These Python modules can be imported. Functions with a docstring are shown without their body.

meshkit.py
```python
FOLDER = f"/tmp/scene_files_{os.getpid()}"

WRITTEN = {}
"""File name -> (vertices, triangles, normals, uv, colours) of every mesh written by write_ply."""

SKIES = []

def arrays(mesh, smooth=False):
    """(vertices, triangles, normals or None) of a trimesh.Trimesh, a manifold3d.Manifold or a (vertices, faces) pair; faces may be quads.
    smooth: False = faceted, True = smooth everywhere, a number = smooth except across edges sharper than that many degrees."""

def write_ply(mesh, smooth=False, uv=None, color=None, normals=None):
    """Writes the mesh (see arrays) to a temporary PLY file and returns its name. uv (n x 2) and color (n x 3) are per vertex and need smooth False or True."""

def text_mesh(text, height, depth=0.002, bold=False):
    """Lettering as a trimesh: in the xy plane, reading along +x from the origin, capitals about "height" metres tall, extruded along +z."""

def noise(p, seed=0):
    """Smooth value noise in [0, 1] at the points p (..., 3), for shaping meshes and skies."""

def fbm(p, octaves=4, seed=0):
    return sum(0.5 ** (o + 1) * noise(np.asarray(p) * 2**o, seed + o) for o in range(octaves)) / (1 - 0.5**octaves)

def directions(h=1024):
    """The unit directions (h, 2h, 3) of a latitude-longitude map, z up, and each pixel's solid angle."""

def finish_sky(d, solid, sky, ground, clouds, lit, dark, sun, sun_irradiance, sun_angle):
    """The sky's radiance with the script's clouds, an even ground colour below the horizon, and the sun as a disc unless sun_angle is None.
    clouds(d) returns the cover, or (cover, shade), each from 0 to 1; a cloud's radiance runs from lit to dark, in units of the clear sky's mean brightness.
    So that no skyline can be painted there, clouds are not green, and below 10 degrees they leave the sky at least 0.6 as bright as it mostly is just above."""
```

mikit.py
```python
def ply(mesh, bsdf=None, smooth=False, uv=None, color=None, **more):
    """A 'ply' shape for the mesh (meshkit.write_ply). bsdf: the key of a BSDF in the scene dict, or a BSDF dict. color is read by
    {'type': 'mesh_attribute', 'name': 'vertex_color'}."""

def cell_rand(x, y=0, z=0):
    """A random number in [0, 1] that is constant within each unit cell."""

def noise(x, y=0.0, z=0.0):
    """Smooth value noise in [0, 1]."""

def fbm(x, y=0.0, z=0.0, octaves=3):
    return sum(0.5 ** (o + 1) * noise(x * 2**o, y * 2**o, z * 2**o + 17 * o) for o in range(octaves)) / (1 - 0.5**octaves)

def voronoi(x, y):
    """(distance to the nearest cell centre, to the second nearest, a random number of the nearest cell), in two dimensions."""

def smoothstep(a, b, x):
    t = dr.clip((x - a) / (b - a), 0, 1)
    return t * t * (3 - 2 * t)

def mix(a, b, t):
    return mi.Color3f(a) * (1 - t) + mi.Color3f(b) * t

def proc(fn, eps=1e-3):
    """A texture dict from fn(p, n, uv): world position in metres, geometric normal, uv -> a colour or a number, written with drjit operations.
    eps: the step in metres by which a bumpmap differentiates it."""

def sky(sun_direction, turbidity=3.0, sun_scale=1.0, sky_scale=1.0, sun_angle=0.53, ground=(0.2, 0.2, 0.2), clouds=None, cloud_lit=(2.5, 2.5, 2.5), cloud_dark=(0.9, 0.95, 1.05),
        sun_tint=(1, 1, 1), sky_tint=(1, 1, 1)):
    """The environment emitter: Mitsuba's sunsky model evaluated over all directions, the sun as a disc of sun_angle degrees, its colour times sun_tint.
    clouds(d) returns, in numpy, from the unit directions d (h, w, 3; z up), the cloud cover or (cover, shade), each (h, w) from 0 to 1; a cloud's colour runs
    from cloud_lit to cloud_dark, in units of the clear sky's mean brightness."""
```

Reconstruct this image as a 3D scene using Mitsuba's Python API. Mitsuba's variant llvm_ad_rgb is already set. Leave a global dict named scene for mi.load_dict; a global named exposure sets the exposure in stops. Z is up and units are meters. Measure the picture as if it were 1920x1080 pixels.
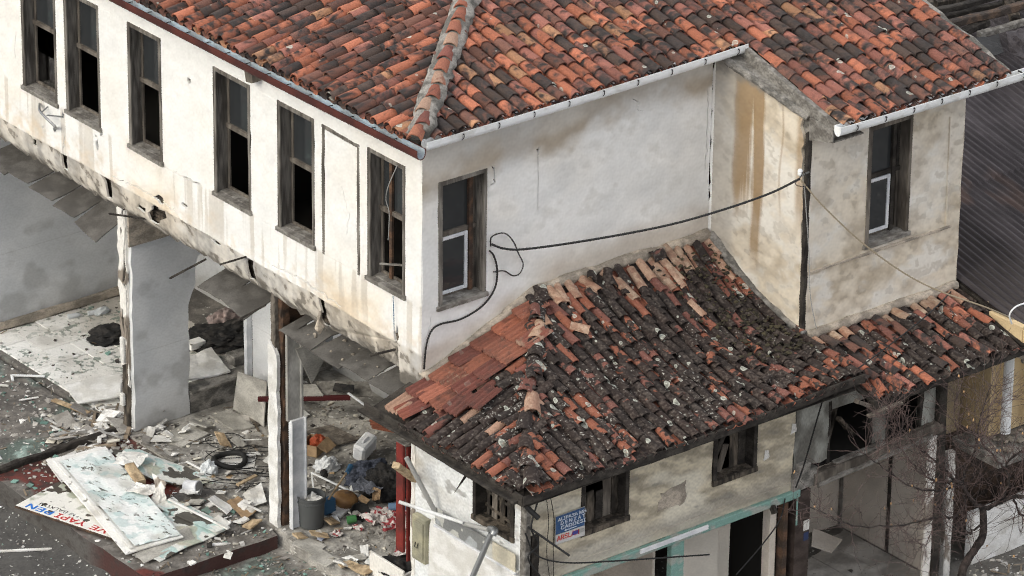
import math
import numpy as np
import trimesh
import shapely
from shapely.geometry import Polygon, box as sbox
import drjit as dr
import mitsuba as mi
import mikit
import meshkit
from mikit import noise, fbm, voronoi, cell_rand, smoothstep, mix

scene, labels = {}, {}
# ---------------------------------------------------------------- camera, sky, exposure
scene['camera'] = {'type': 'perspective', 'fov': 11.914, 'fov_axis': 'x', 'near_clip': 1.0, 'far_clip': 400.0,
                   'to_world': mi.ScalarTransform4f().look_at(origin=[-32.182, -41.8816, 28.4248], target=[-3.78013, -6.43019, 7.53149], up=[0.251714, 0.33373, 0.90844])}
scene['sky'] = mikit.sky((-0.86, 0.02, 0.52), turbidity=3, sun_scale=0.34, sun_angle=36, sky_scale=1.0, clouds=lambda d: 1.0,
                         cloud_lit=(2.3, 2.33, 2.4), cloud_dark=(1.0, 1.0, 1.0), sun_tint=(0.84, 0.98, 1.22), ground=(0.14, 0.14, 0.135))
exposure = 2.5

# ---------------------------------------------------------------- helpers
V = lambda *a: np.array(a, float)
rng = np.random.default_rng(7)


def numbered(key):
    if key not in KEYS:
        KEYS.add(key)
        return key
    i = COUNT.get(key, 0) + 1
    while f'{key}_{i:03d}' in KEYS:
        i += 1
    COUNT[key] = i
    KEYS.add(f'{key}_{i:03d}')
    return f'{key}_{i:03d}'


KEYS, COUNT = set(), {}


def thing(name, label=None, cat=None, group=None, kind=None):
    k = numbered(name)
    labels[k] = {a: b for a, b in (('label', label), ('category', cat), ('group', group), ('kind', kind)) if b}
    return k


def add(key, mesh, mat, smooth=False, uv=None, label=None, kind=None):
    """one entry: a part when key holds '__', else a thing whose labels are set by tag()"""
    k = numbered(key)
    scene[k] = mikit.ply(mesh, mat, smooth=smooth, uv=uv)
    if label or kind:
        labels[k] = {a: b for a, b in (('label', label), ('kind', kind)) if b}
    return k


def solo(name, mesh, mat, label=None, cat=None, group=None, kind=None, smooth=False, uv=None):
    """a thing that is one mesh"""
    k = thing(name, label, cat, group, kind)
    scene[k] = mikit.ply(mesh, mat, smooth=smooth, uv=uv)
    return k


def merge(ms):
    ms = [m for m in ms if m is not None]
    off, vs, fs = 0, [], []
    for m in ms:
        vs.append(np.asarray(m.vertices)); fs.append(np.asarray(m.faces) + off); off += len(m.vertices)
    return trimesh.Trimesh(np.vstack(vs), np.vstack(fs), process=False)


def tm(v, f):
    f = np.asarray(f, int)
    if f.shape[1] == 4:
        f = np.vstack([f[:, [0, 1, 2]], f[:, [0, 2, 3]]])
    return trimesh.Trimesh(np.asarray(v, float), f, process=False)


def wob(m, amp, freq=3.0, seed=0):
    """uneven old surface: moves vertices by smooth noise"""
    v = np.array(m.vertices)
    d = np.stack([meshkit.noise(v * freq + 31.7 * k, seed) for k in range(3)], -1) - 0.5
    return trimesh.Trimesh(v + 2 * amp * d, m.faces, process=False)


CH = np.array([[sx, sy, sz] for sx in (-1, 1) for sy in (-1, 1) for sz in (-1, 1)], float)


def cbox(x0, x1, y0, y1, z0, z1, c=0.004):
    """a box with chamfered edges"""
    lo, hi = np.minimum([x0, y0, z0], [x1, y1, z1]), np.maximum([x0, y0, z0], [x1, y1, z1])
    mid, h = (lo + hi) / 2, (hi - lo) / 2
    c = min(c, 0.45 * h.min())
    pts = []
    for s in CH:
        for k in range(3):
            e = h - c
            e[k] = h[k]
            pts.append(mid + s * e)
    m = trimesh.convex.convex_hull(np.array(pts))
    return trimesh.Trimesh(m.vertices, m.faces, process=False)


def frame(d, up=(0, 0, 1)):
    d = np.asarray(d, float); d = d / np.linalg.norm(d)
    s = np.cross(up, d)
    if np.linalg.norm(s) < 1e-4:
        s = np.cross((0, 1, 0), d)
    s /= np.linalg.norm(s)
    return d, s, np.cross(d, s)


def beam(p0, p1, w, t, c=0.004, up=(0, 0, 1), seg=1, rough=0.0, taper=1.0, seed=0):
    """a bar from p0 to p1, w wide and t high; rough: worn, uneven sides"""
    p0, p1 = np.asarray(p0, float), np.asarray(p1, float)
    d, s, u = frame(p1 - p0, up)
    L = np.linalg.norm(p1 - p0)
    if seg == 1 and not rough:
        m = cbox(0, L, -w / 2, w / 2, -t / 2, t / 2, c)
        v = np.array(m.vertices)
    else:
        n = max(seg, 2)
        ring = np.array([[-1, -.75], [-.75, -1], [.75, -1], [1, -.75], [1, .75], [.75, 1], [-.75, 1], [-1, .75]])
        r = np.random.default_rng(seed)
        v, f = [], []
        for i in range(n + 1):
            k = 1 + (taper - 1) * i / n
            jit = 1 + rough * r.normal(size=(8, 2))
            v += [[L * i / n, a * w / 2 * k, b * t / 2 * k] for a, b in ring * jit]
        for i in range(n):
            for j in range(8):
                a, b = i * 8 + j, i * 8 + (j + 1) % 8
                f += [[a, b, b + 8], [a, b + 8, a + 8]]
        for j in range(1, 7):
            f += [[0, j + 1, j], [n * 8, n * 8 + j, n * 8 + j + 1]]
        m, v = tm(v, f), np.array(v)
    return trimesh.Trimesh(p0 + v[:, :1] * d + v[:, 1:2] * s + v[:, 2:3] * u, m.faces, process=False)


def tube(pts, r, n=6, r1=None, cap=True):
    """a round bar along a polyline, from radius r to r1"""
    P = np.asarray(pts, float)
    r1 = r if r1 is None else r1
    k = len(P)
    T = np.gradient(P, axis=0)
    v, f = [], []
    s = None
    for i in range(k):
        d = T[i] / (np.linalg.norm(T[i]) + 1e-9)
        if s is None:
            _, s, _ = frame(d)
        s = s - d * (s @ d)
        s /= np.linalg.norm(s) + 1e-9
        u = np.cross(d, s)
        rr = r + (r1 - r) * i / max(k - 1, 1)
        a = np.arange(n) * 2 * np.pi / n
        v.append(P[i] + rr * (np.cos(a)[:, None] * s + np.sin(a)[:, None] * u))
    v = np.vstack(v)
    for i in range(k - 1):
        for j in range(n):
            a, b = i * n + j, i * n + (j + 1) % n
            f += [[a, b, b + n], [a, b + n, a + n]]
    if cap:
        for j in range(1, n - 1):
            f += [[0, j + 1, j], [(k - 1) * n, (k - 1) * n + j, (k - 1) * n + j + 1]]
    return tm(v, f)


def curve(pts, per=6):
    """a smooth polyline through the points (Catmull-Rom)"""
    P = np.asarray(pts, float)
    Q = np.vstack([2 * P[0] - P[1], P, 2 * P[-1] - P[-2]])
    out = []
    for i in range(1, len(Q) - 2):
        for t in np.arange(per) / per:
            a, b, c, d = Q[i - 1:i + 3]
            out.append(0.5 * (2 * b + (c - a) * t + (2 * a - 5 * b + 4 * c - d) * t * t + (3 * b - a - 3 * c + d) * t ** 3))
    return np.array(out + [P[-1]])


def jag(pts, step=0.12, amp=0.02, seed=0, closed=True):
    """an outline with a broken, uneven edge"""
    r = np.random.default_rng(seed)
    P = [np.asarray(p, float) for p in pts]
    out = []
    for a, b in zip(P, P[1:] + P[:1] if closed else P[1:]):
        n = max(1, int(np.linalg.norm(b - a) / step))
        for i in range(n):
            q = a + (b - a) * i / n
            out.append(q + (r.normal(size=2) * amp if i else 0))
    if not closed:
        out.append(P[-1])
    return out


def slab(poly, U, W, O, t, N):
    """the 2-D shape poly in the plane O + U a + W b, made t thick along -N (its face lies in the plane)"""
    U, W, O, N = (np.asarray(a, float) for a in (U, W, O, N))
    out = []
    flip = np.dot(np.cross(U, W), -N) < 0
    for g in getattr(poly, 'geoms', [poly]):
        m = trimesh.creation.extrude_polygon(g, t, engine='earcut')
        v, f = np.array(m.vertices), np.array(m.faces)
        out.append(trimesh.Trimesh(O + v[:, :1] * U + v[:, 1:2] * W - v[:, 2:3] * N, f[:, ::-1] if flip else f, process=False))
    return merge(out)


def xwall(poly, x, t):   # poly in (y, z), outer face at x looking to -x
    return slab(poly, (0, 1, 0), (0, 0, 1), (x, 0, 0), t, (-1, 0, 0))


def ywall(poly, y, t):   # poly in (x, z), outer face at y looking to -y
    return slab(poly, (1, 0, 0), (0, 0, 1), (0, y, 0), t, (0, -1, 0))


def blob(x, z, rx, rz, seed=0, n=14, rough=0.3):
    r = np.random.default_rng(seed)
    a = np.arange(n) * 2 * np.pi / n
    k = 1 + rough * r.normal(size=n)
    return Polygon(np.stack([x + rx * k * np.cos(a), z + rz * k * np.sin(a)], 1)).buffer(0)


def sheet(corners, nu=8, nv=6, t=0.01, bump=0.0, freq=3.0, seed=0, fold=None):
    """a thin board or sheet between four corners, with its own thickness; bump: warped"""
    A, B, Cc, D = (np.asarray(c, float) for c in corners)
    N = np.cross(B - A, D - A); N /= np.linalg.norm(N)
    u, v = np.meshgrid(np.linspace(0, 1, nu + 1), np.linspace(0, 1, nv + 1), indexing='ij')
    P = (A[None, None] * ((1 - u) * (1 - v))[..., None] + B * (u * (1 - v))[..., None] + Cc * (u * v)[..., None] + D * ((1 - u) * v)[..., None])
    h = bump * 2 * (meshkit.fbm(np.stack([u * freq, v * freq, u * 0 + seed * 3.3], -1), 2, seed) - 0.5)
    if fold is not None:
        h = h + fold(u, v)
    P = P + h[..., None] * N
    top, bot = P.reshape(-1, 3), (P - t * N).reshape(-1, 3)
    idx = np.arange((nu + 1) * (nv + 1)).reshape(nu + 1, nv + 1)
    q = np.stack([idx[:-1, :-1], idx[1:, :-1], idx[1:, 1:], idx[:-1, 1:]], -1).reshape(-1, 4)
    n = len(top)
    f = [q, q[:, ::-1] + n]
    rim = np.concatenate([idx[:, 0], idx[-1, 1:], idx[-2::-1, -1], idx[0, -2:0:-1]])
    nx = np.roll(rim, -1)
    f.append(np.stack([nx, rim, rim + n, nx + n], -1))
    return tm(np.vstack([top, bot]), np.vstack(f))


def lathe(prof, n=20, O=(0, 0, 0), axis=(0, 0, 1)):
    """turned shape from (radius, height) pairs"""
    prof = np.asarray(prof, float)
    a = np.arange(n) * 2 * np.pi / n
    d, s, u = frame(axis, (1, 0, 0) if abs(axis[2]) > 0.9 else (0, 0, 1))
    v = np.vstack([np.asarray(O) + h * d + r * (np.cos(a)[:, None] * s + np.sin(a)[:, None] * u) for r, h in prof])
    f = []
    for i in range(len(prof) - 1):
        for j in range(n):
            p, q = i * n + j, i * n + (j + 1) % n
            f += [[p, q, q + n], [p, q + n, p + n]]
    return tm(v, f)


def rock(c, r, seed, flat=1.0):
    g = np.random.default_rng(seed)
    p = g.normal(size=(11, 3)); p /= np.linalg.norm(p, axis=1, keepdims=True)
    p *= (0.7 + 0.5 * g.random((11, 1))) * np.array([r, r * (0.6 + .6 * g.random()), r * flat])
    m = trimesh.convex.convex_hull(p)
    return trimesh.Trimesh(m.vertices + np.asarray(c), m.faces, process=False)


# ---------------------------------------------------------------- materials
def M(name, color, rough=0.85, bump=None, spec=0.3, **more):
    b = {'type': 'principled', 'base_color': color if isinstance(color, dict) else {'type': 'rgb', 'value': list(color)}, 'roughness': rough, 'specular': spec, **more}
    if bump:
        b = {'type': 'bumpmap', 'tex': mikit.proc(bump[0], bump[2] if len(bump) > 2 else 2e-3), 'scale': bump[1], 'bsdf': b}
    scene[name] = {'type': 'twosided', 'bsdf': b}
    return name


def grainy(color, color2, freq=6.0, stretch=(1, 1, 1), lo=0.35, hi=0.65, fine=0.25, ff=60.0):
    def fn(p, n, uv):
        q = fbm(p.x * freq * stretch[0], p.y * freq * stretch[1], p.z * freq * stretch[2], 3)
        g = 1 - fine + 2 * fine * noise(p.x * ff * stretch[0], p.y * ff * stretch[1], p.z * ff * stretch[2])
        return mix(color, color2, smoothstep(lo, hi, q)) * g
    return mikit.proc(fn)


def plaster(p, n, uv):
    x, y, z = p.x, p.y, p.z
    big, mid, fin = fbm(x * .9 + 3, y * .9, z * .9, 3), fbm(x * 3.1, y * 3.1, z * 3.1 + 7, 3), noise(x * 31 + z * 19, y * 31 + x * 13, z * 29 - x * 17 + y * 11)
    sm = fbm(x * 8.3 + z * 2, y * 8.3 - z * 3, z * 8.1 + 11, 3)
    left = dr.select((n.x < -0.5) & (x < 1.0), 1.0, 0.0)
    front = dr.select((n.y < -0.5) & (x < 4.6) & (y > -0.5), 1.0, 0.0)
    wing = dr.select((y < -.04) & (x > 4.3), 1.0, 0.0)
    run = fbm(y * 9 + x * 9, x, z * .35, 3)
    c = mix((.84, .84, .825), (.80, .73, .62), smoothstep(.46, .68, big) * (.25 + .75 * left * (1 - smoothstep(3.5, 4.4, z + .6 * mid))))
    c = mix(c, (.60, .59, .56), smoothstep(.50, .72, mid * .6 + sm * .4) * (.30 + .25 * front))
    # long facade: grime below the eave and the sills, ochre damp above the seam
    c = mix(c, (.50, .47, .42), left * smoothstep(5.72, 6.02, z + .25 * (mid - .5)) * .55)
    below = smoothstep(3.9, 3.84, z) * smoothstep(3.25, 3.8, z + .5 * run)
    c = mix(c, (.52, .47, .40), left * below * smoothstep(.50, .66, run) * .6)
    c = mix(c, (.66, .52, .36), left * smoothstep(3.62, 3.3, z + .5 * (mid - .5)) * smoothstep(.36, .62, big * .5 + sm * .5) * .55)
    # grey-brown band of damp under the front eave, in uneven drifts
    edge = z - 5.50 - .06 * x + .55 * (big - .5) + .35 * (mid - .5) + .07 * dr.sin(x * 2.1)
    c = mix(c, (.56, .53, .48), front * smoothstep(-.15, .15, edge) * .8)
    c = mix(c, (.38, .315, .235), front * smoothstep(.30, .0, dr.abs(edge + .02)) * smoothstep(.22, .5, mid + .12) * .85)
    c = mix(c, (.62, .635, .64), front * smoothstep(.4, .62, fbm(x * 1.4, y, z * 1.4 + 31, 3)) * .35)
    c = mix(c, (.62, .55, .46), front * smoothstep(.30, .02, z - 3.05 - .30 * x + .3 * (mid - .5)) * smoothstep(2.4, 1.6, x) * .7)
    c = mix(c, (.50, .44, .37), front * smoothstep(.42, .05, z - 3.74 + .25 * (mid - .5)) * smoothstep(1.5, 2.1, x) * .75)
    # the wing is older and mottled, with rusty runs of water down its side wall
    c = mix(c, mix((.73, .66, .55), (.44, .375, .285), smoothstep(.34, .68, mid * .6 + sm * .4)), wing * (.72 + .28 * smoothstep(.35, .6, big)))
    c = mix(c, (.78, .76, .71), wing * smoothstep(.50, .64, fbm(x * 2.2 + 9, y * 2.2, z * 2.2, 3) * .7 + sm * .3) * .75)
    c = mix(c, (.38, .33, .26), wing * smoothstep(.58, .66, sm) * .35)
    side = wing * dr.select(n.x < -0.5, 1.0, 0.0)
    s1 = smoothstep(.27, .21, dr.abs(y + .60 + .06 * (mid - .5))) * smoothstep(3.9, 4.6, z + run * .9 - .4) * smoothstep(.30, .50, .55 * run + .45 * fbm(y * 34, x, z * .5, 3) + .12 * smoothstep(5.2, 5.8, z))
    s2 = smoothstep(.14, .06, dr.abs(y + 1.46)) * smoothstep(4.2, 4.7, z + .5 * run)
    s3 = smoothstep(.10, .04, dr.abs(y + .76 + .02 * dr.sin(z * 3))) * smoothstep(3.4, 3.8, z + .2 * mid)
    s4 = smoothstep(.03, .0, dr.abs(y + 1.12 + .02 * dr.sin(z * 5))) * smoothstep(4.0, 4.6, z)
    c = mix(c, (.32, .215, .115), side * dr.clip(s1 * .88 + s2 * .65 + s3 * .75 + s4 * .5, 0, .9))
    c = mix(c, (.42, .40, .37), side * smoothstep(-.42, -.25, y + .1 * mid) * .6)  # shade towards the inner corner, painted grey into the wall colour
    c = mix(c, (.24, .225, .205), side * smoothstep(.10, -.03, 5.93 + .17 * y - z + .25 * (sm - .5)) * .8)
    # the skirt below the seam: grey, streaked
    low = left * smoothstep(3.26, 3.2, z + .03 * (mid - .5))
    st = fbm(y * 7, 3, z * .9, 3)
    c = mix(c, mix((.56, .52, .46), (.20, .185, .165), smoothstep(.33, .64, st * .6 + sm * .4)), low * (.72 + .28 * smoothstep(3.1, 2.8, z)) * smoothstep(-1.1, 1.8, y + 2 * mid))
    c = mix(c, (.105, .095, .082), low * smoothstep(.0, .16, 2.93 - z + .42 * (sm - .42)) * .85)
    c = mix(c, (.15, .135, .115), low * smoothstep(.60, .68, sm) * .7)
    return c * (.93 + .12 * fin) * (.88 + .24 * mid)


def plaster_bump(p, n, uv):
    return fbm(p.x * 4.3 + p.z * 1.7, p.y * 4.3 + p.x, p.z * 4.1 - p.y * 1.3, 3) + .09 * noise(p.x * 27 + p.z * 15, p.y * 27 + p.x * 9, p.z * 25 - p.x * 11)


M('mat_plaster', mikit.proc(plaster), .92, (plaster_bump, .018, 4e-3))


def annex_plaster(p, n, uv):
    x, y, z = p.x, p.y, p.z
    big, mid = fbm(x * 1.3 + 5, y * 1.3, z * 2.6, 3), fbm(x * 4 + z * 3, y * 4, z * 6, 3)
    left = dr.select(n.x < -0.5, 1.0, 0.0)
    c = mix((.58, .52, .40), (.34, .30, .23), smoothstep(.36, .64, mid))
    c = mix(c, (.66, .62, .52), smoothstep(.5, .66, big) * .8)
    c = mix(c, (.30, .28, .25), smoothstep(1.45, 1.25, z + .25 * (big - .5)) * smoothstep(1.0, 1.2, z) * .6)
    c = mix(c, mix((.74, .76, .77), (.50, .48, .44), smoothstep(.42, .7, big) * smoothstep(1.2, 2.0, z)), left)
    c = mix(c, (.2, .19, .17), smoothstep(.66, .78, mid) * .6)
    return c * (.86 + .28 * noise(x * 40, y * 40, z * 40))


M('mat_annex_plaster', mikit.proc(annex_plaster), .92, (plaster_bump, .014, 4e-3))


def inner_wall(p, n, uv):
    a = fbm(p.x * 1.5, p.y * 1.5, p.z * 1.5, 3)
    c = mix((.70, .71, .72), (.58, .595, .61), smoothstep(.35, .65, a))
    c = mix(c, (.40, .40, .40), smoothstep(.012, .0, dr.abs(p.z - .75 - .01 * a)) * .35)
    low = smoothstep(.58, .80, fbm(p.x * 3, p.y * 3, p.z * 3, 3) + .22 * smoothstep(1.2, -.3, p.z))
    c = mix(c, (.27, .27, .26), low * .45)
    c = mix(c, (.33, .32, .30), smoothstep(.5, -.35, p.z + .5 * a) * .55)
    return c * (.93 + .14 * noise(p.x * 50, p.y * 50, p.z * 50))


M('mat_inner_wall', mikit.proc(inner_wall), .9)
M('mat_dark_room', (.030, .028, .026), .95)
M('mat_old_wood', grainy((.17, .15, .128), (.085, .073, .062), 9, (1, 1, .22), fine=.35, ff=45), .9)
M('mat_window_wood', grainy((.215, .20, .18), (.085, .076, .067), 16, (1, 1, .14), .3, .7, fine=.3, ff=60), .9)
M('mat_grey_wood', grainy((.25, .238, .22), (.13, .12, .108), 13, (1, 1, 1), .3, .7, fine=.3, ff=45), .9)
M('mat_black_wood', grainy((.050, .044, .038), (.022, .019, .017), 8, fine=.35), .85)
M('mat_brown_wood', grainy((.12, .070, .045), (.055, .040, .032), 8, fine=.3), .85)
M('mat_cut_wood', grainy((.48, .37, .24), (.30, .22, .14), 9, fine=.25), .85)
M('mat_lath', grainy((.12, .10, .08), (.03, .026, .022), 14, (1, 1, .25), fine=.4), .95)
M('mat_paint_flaked', grainy((.74, .72, .68), (.26, .225, .19), 6, (1, 1, .45), .52, .60, .12), .85)
M('mat_white_paint', grainy((.78, .78, .77), (.60, .59, .56), 5, fine=.1), .6)
M('mat_white_plastic', grainy((.80, .82, .83), (.62, .62, .60), 5, (1, 1, 1), .5, .75, .06), .35, spec=.5)
M('mat_soft_white', grainy((.74, .75, .77), (.58, .60, .63), 6, fine=.08), .4)
M('mat_gutter_brown', grainy((.10, .03, .025), (.065, .022, .02), 4, fine=.15), .45)
M('mat_gutter_blue', grainy((.50, .60, .68), (.38, .43, .47), 5, fine=.12), .5)
M('mat_mortar', grainy((.27, .255, .235), (.12, .115, .105), 9, fine=.3), .95)
M('mat_dust_mortar', grainy((.46, .40, .33), (.25, .22, .185), 7, fine=.25), .95)
M('mat_cable', (.022, .022, .023), .55)
M('mat_rope', (.30, .25, .18), .9)
M('mat_wire_grey', (.35, .35, .34), .6)
M('mat_metal', (.34, .35, .36), .42, metallic=.8)
M('mat_rust', grainy((.11, .075, .055), (.05, .04, .035), 12, fine=.3), .8)
M('mat_teal', grainy((.19, .33, .295), (.33, .36, .33), 7, (1, 1, 1), .5, .66, .15), .6)
M('mat_soffit', grainy((.15, .142, .132), (.095, .089, .082), 5, fine=.15), .9)
M('mat_red_paint', grainy((.20, .030, .025), (.11, .025, .022), 5, fine=.12), .5)
M('mat_cream', grainy((.66, .52, .31), (.58, .45, .27), 3, fine=.08), .85)
M('mat_dark_pillar', grainy((.035, .025, .022), (.06, .045, .04), 9, fine=.25), .6)
M('mat_beige_panel', grainy((.66, .60, .53), (.54, .49, .43), 2.2, fine=.1), .75)
scene['mat_glass'] = {'type': 'thindielectric', 'int_ior': 1.42}
scene['mat_dusty_glass'] = {'type': 'blendbsdf', 'weight': .20, 'bsdf_0': {'type': 'thindielectric', 'int_ior': 1.35}, 'bsdf_1': {'type': 'twosided', 'bsdf': {'type': 'diffuse', 'reflectance': {'type': 'rgb', 'value': [.10, .11, .12]}}}}


def corrugated(p, n, uv):
    a = fbm(p.x * 1.1, p.y * .5, p.z, 3)
    sh = cell_rand(dr.floor(p.x / .86 + .3), dr.floor((p.y + .035) / 2.4), 4)
    rust = smoothstep(.60, .72, fbm(p.x * 2.6, p.y * 1.1, p.z + 5, 3))
    c = mix((.088, .076, .080), (.050, .043, .046), smoothstep(.35, .65, a))
    c = mix(c, (.13, .085, .07), rust * .6) * (.72 + .55 * sh)
    return c * (.75 + .5 * noise(p.x * 30, p.y * 6, p.z * 9))


M('mat_corrugated', mikit.proc(corrugated), .55)


def tile_color(p, n, uv):
    i, k = dr.floor(uv.x), dr.floor(uv.y)
    a, v = uv.x - i, uv.y - k
    zone = fbm(p.x * .95 + 2, p.y * .95, p.z, 2)
    r2, r3 = cell_rand(i, 7), cell_rand(i, 11)
    r = dr.clip(cell_rand(i, 3) + .65 * (zone - .46), 0, 1)
    c = mi.Color3f(.385, .150, .094)
    c = dr.select(r < .66, mi.Color3f(.29, .130, .104), c)
    c = dr.select(r < .42, mi.Color3f(.40, .225, .135), c)
    c = dr.select(r < .36, mi.Color3f(.165, .088, .070), c)
    c = dr.select(r < .15, mi.Color3f(.085, .064, .056), c)
    c = c * (.65 + .65 * r2)
    m, fine, spk = fbm(p.x * 13 + r * 40, p.y * 13, p.z * 13, 3), noise(p.x * 85, p.y * 85, p.z * 85), noise(p.x * 42, p.y * 42, p.z * 42)
    patch = fbm(p.x * 2.1 + 8, p.y * 2.1, p.z * 2.1, 2)
    old, dusty, flat = dr.select(k == 1, 1., 0.), dr.select(k == 2, 1., 0.), dr.select(k == 3, 1., 0.)
    c = c * mi.Color3f(.95, .90, .88)
    soot = smoothstep(.31, .80, m + .42 * (r3 - .5) + .30 * (patch - .5)) * (1 - .45 * flat)
    c = mix(c, mi.Color3f(.050, .042, .041), soot * (1 - .7 * dusty))
    c = mix(c, mi.Color3f(.03, .027, .026), smoothstep(.64, .70, m) * .5 * (1 - dusty) + .45 * smoothstep(.18, .02, v) * (1 - flat))
    # the lower roof is crusted almost black, a few tiles have lost the crust
    bare = smoothstep(.82, .94, r3 + .85 * (m - .5) + .5 * (patch - .5) + .16 * smoothstep(-1.1, -.4, p.y) + .04 * smoothstep(1.2, .2, p.x))
    crust = mix((.026, .023, .022), (.085, .074, .066), smoothstep(.4, .8, spk * .6 + m * .4))
    crust = mix(crust, (.34, .345, .32), smoothstep(.80, .92, fine * .5 + spk * .5 + .45 * (fbm(p.x * 3.4, p.y * 3.4, 6, 2) - .42)))
    bc = mix((.33, .115, .068), (.22, .088, .070), smoothstep(.3, .7, r2)) * (.45 + .7 * r3) * (.6 + .8 * m)
    c = mix(c, mix(bc, crust, dr.clip(1.0 - bare, .12 + .3 * soot, .96)), old)
    c = mix(c, mix((.46, .35, .26), (.33, .21, .15), smoothstep(.35, .65, m)), dusty * (.55 + .3 * r2))
    c = mix(c, mix((.33, .125, .080), (.17, .060, .048), smoothstep(.3, .7, cell_rand(i, 23))), flat * .75 * (1 - soot))
    c = mix(c, mi.Color3f(.40, .27, .20), flat * .75 * smoothstep(.74, .86, r3 + .4 * (m - .5)))
    # round pale lichens
    d, d2, w = voronoi(p.x * 8.5 + p.z * 4, p.y * 8.5 - p.z * 3)
    rad = .07 + .36 * dr.square(cell_rand(w * 977, 5))
    keep = dr.select(w > .95 - .17 * old, 1., 0.) * (1 - dusty) * (1 - .8 * flat)
    wobl = d + .22 * (m - .5)
    lich = keep * smoothstep(rad, rad - .05, wobl) * (.55 + .45 * smoothstep(.45, .75, wobl / dr.maximum(rad, .01)))
    c = mix(c, (.50, .52, .46), dr.clip(lich * (.35 + .9 * spk), 0, .92))
    return c * (.80 + .40 * fine)


M('mat_tile', mikit.proc(tile_color), .88, spec=.25)

CHIP = np.array([(.78, .77, .75), (.46, .44, .41), (.27, .215, .16), (.46, .33, .20), (.055, .05, .047), (.20, .34, .30), (.60, .57, .50), (.50, .18, .10), (.33, .31, .29)])


def chip_color(p, n, uv):
    i, k = dr.floor(uv.x), dr.floor(uv.y)
    c = mi.Color3f(0)
    for j, q in enumerate(CHIP):
        c = dr.select(k == j, mi.Color3f(*map(float, q)), c)
    m = fbm(p.x * 9, p.y * 9, p.z * 9, 2)
    c = c * (.45 + .70 * cell_rand(i, 5)) * (.8 + .4 * noise(p.x * 60, p.y * 60, p.z * 60))
    return mix(c, (.16, .145, .13), smoothstep(.52, .72, m) * .55)


M('mat_chip', mikit.proc(chip_color), .88)


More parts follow.
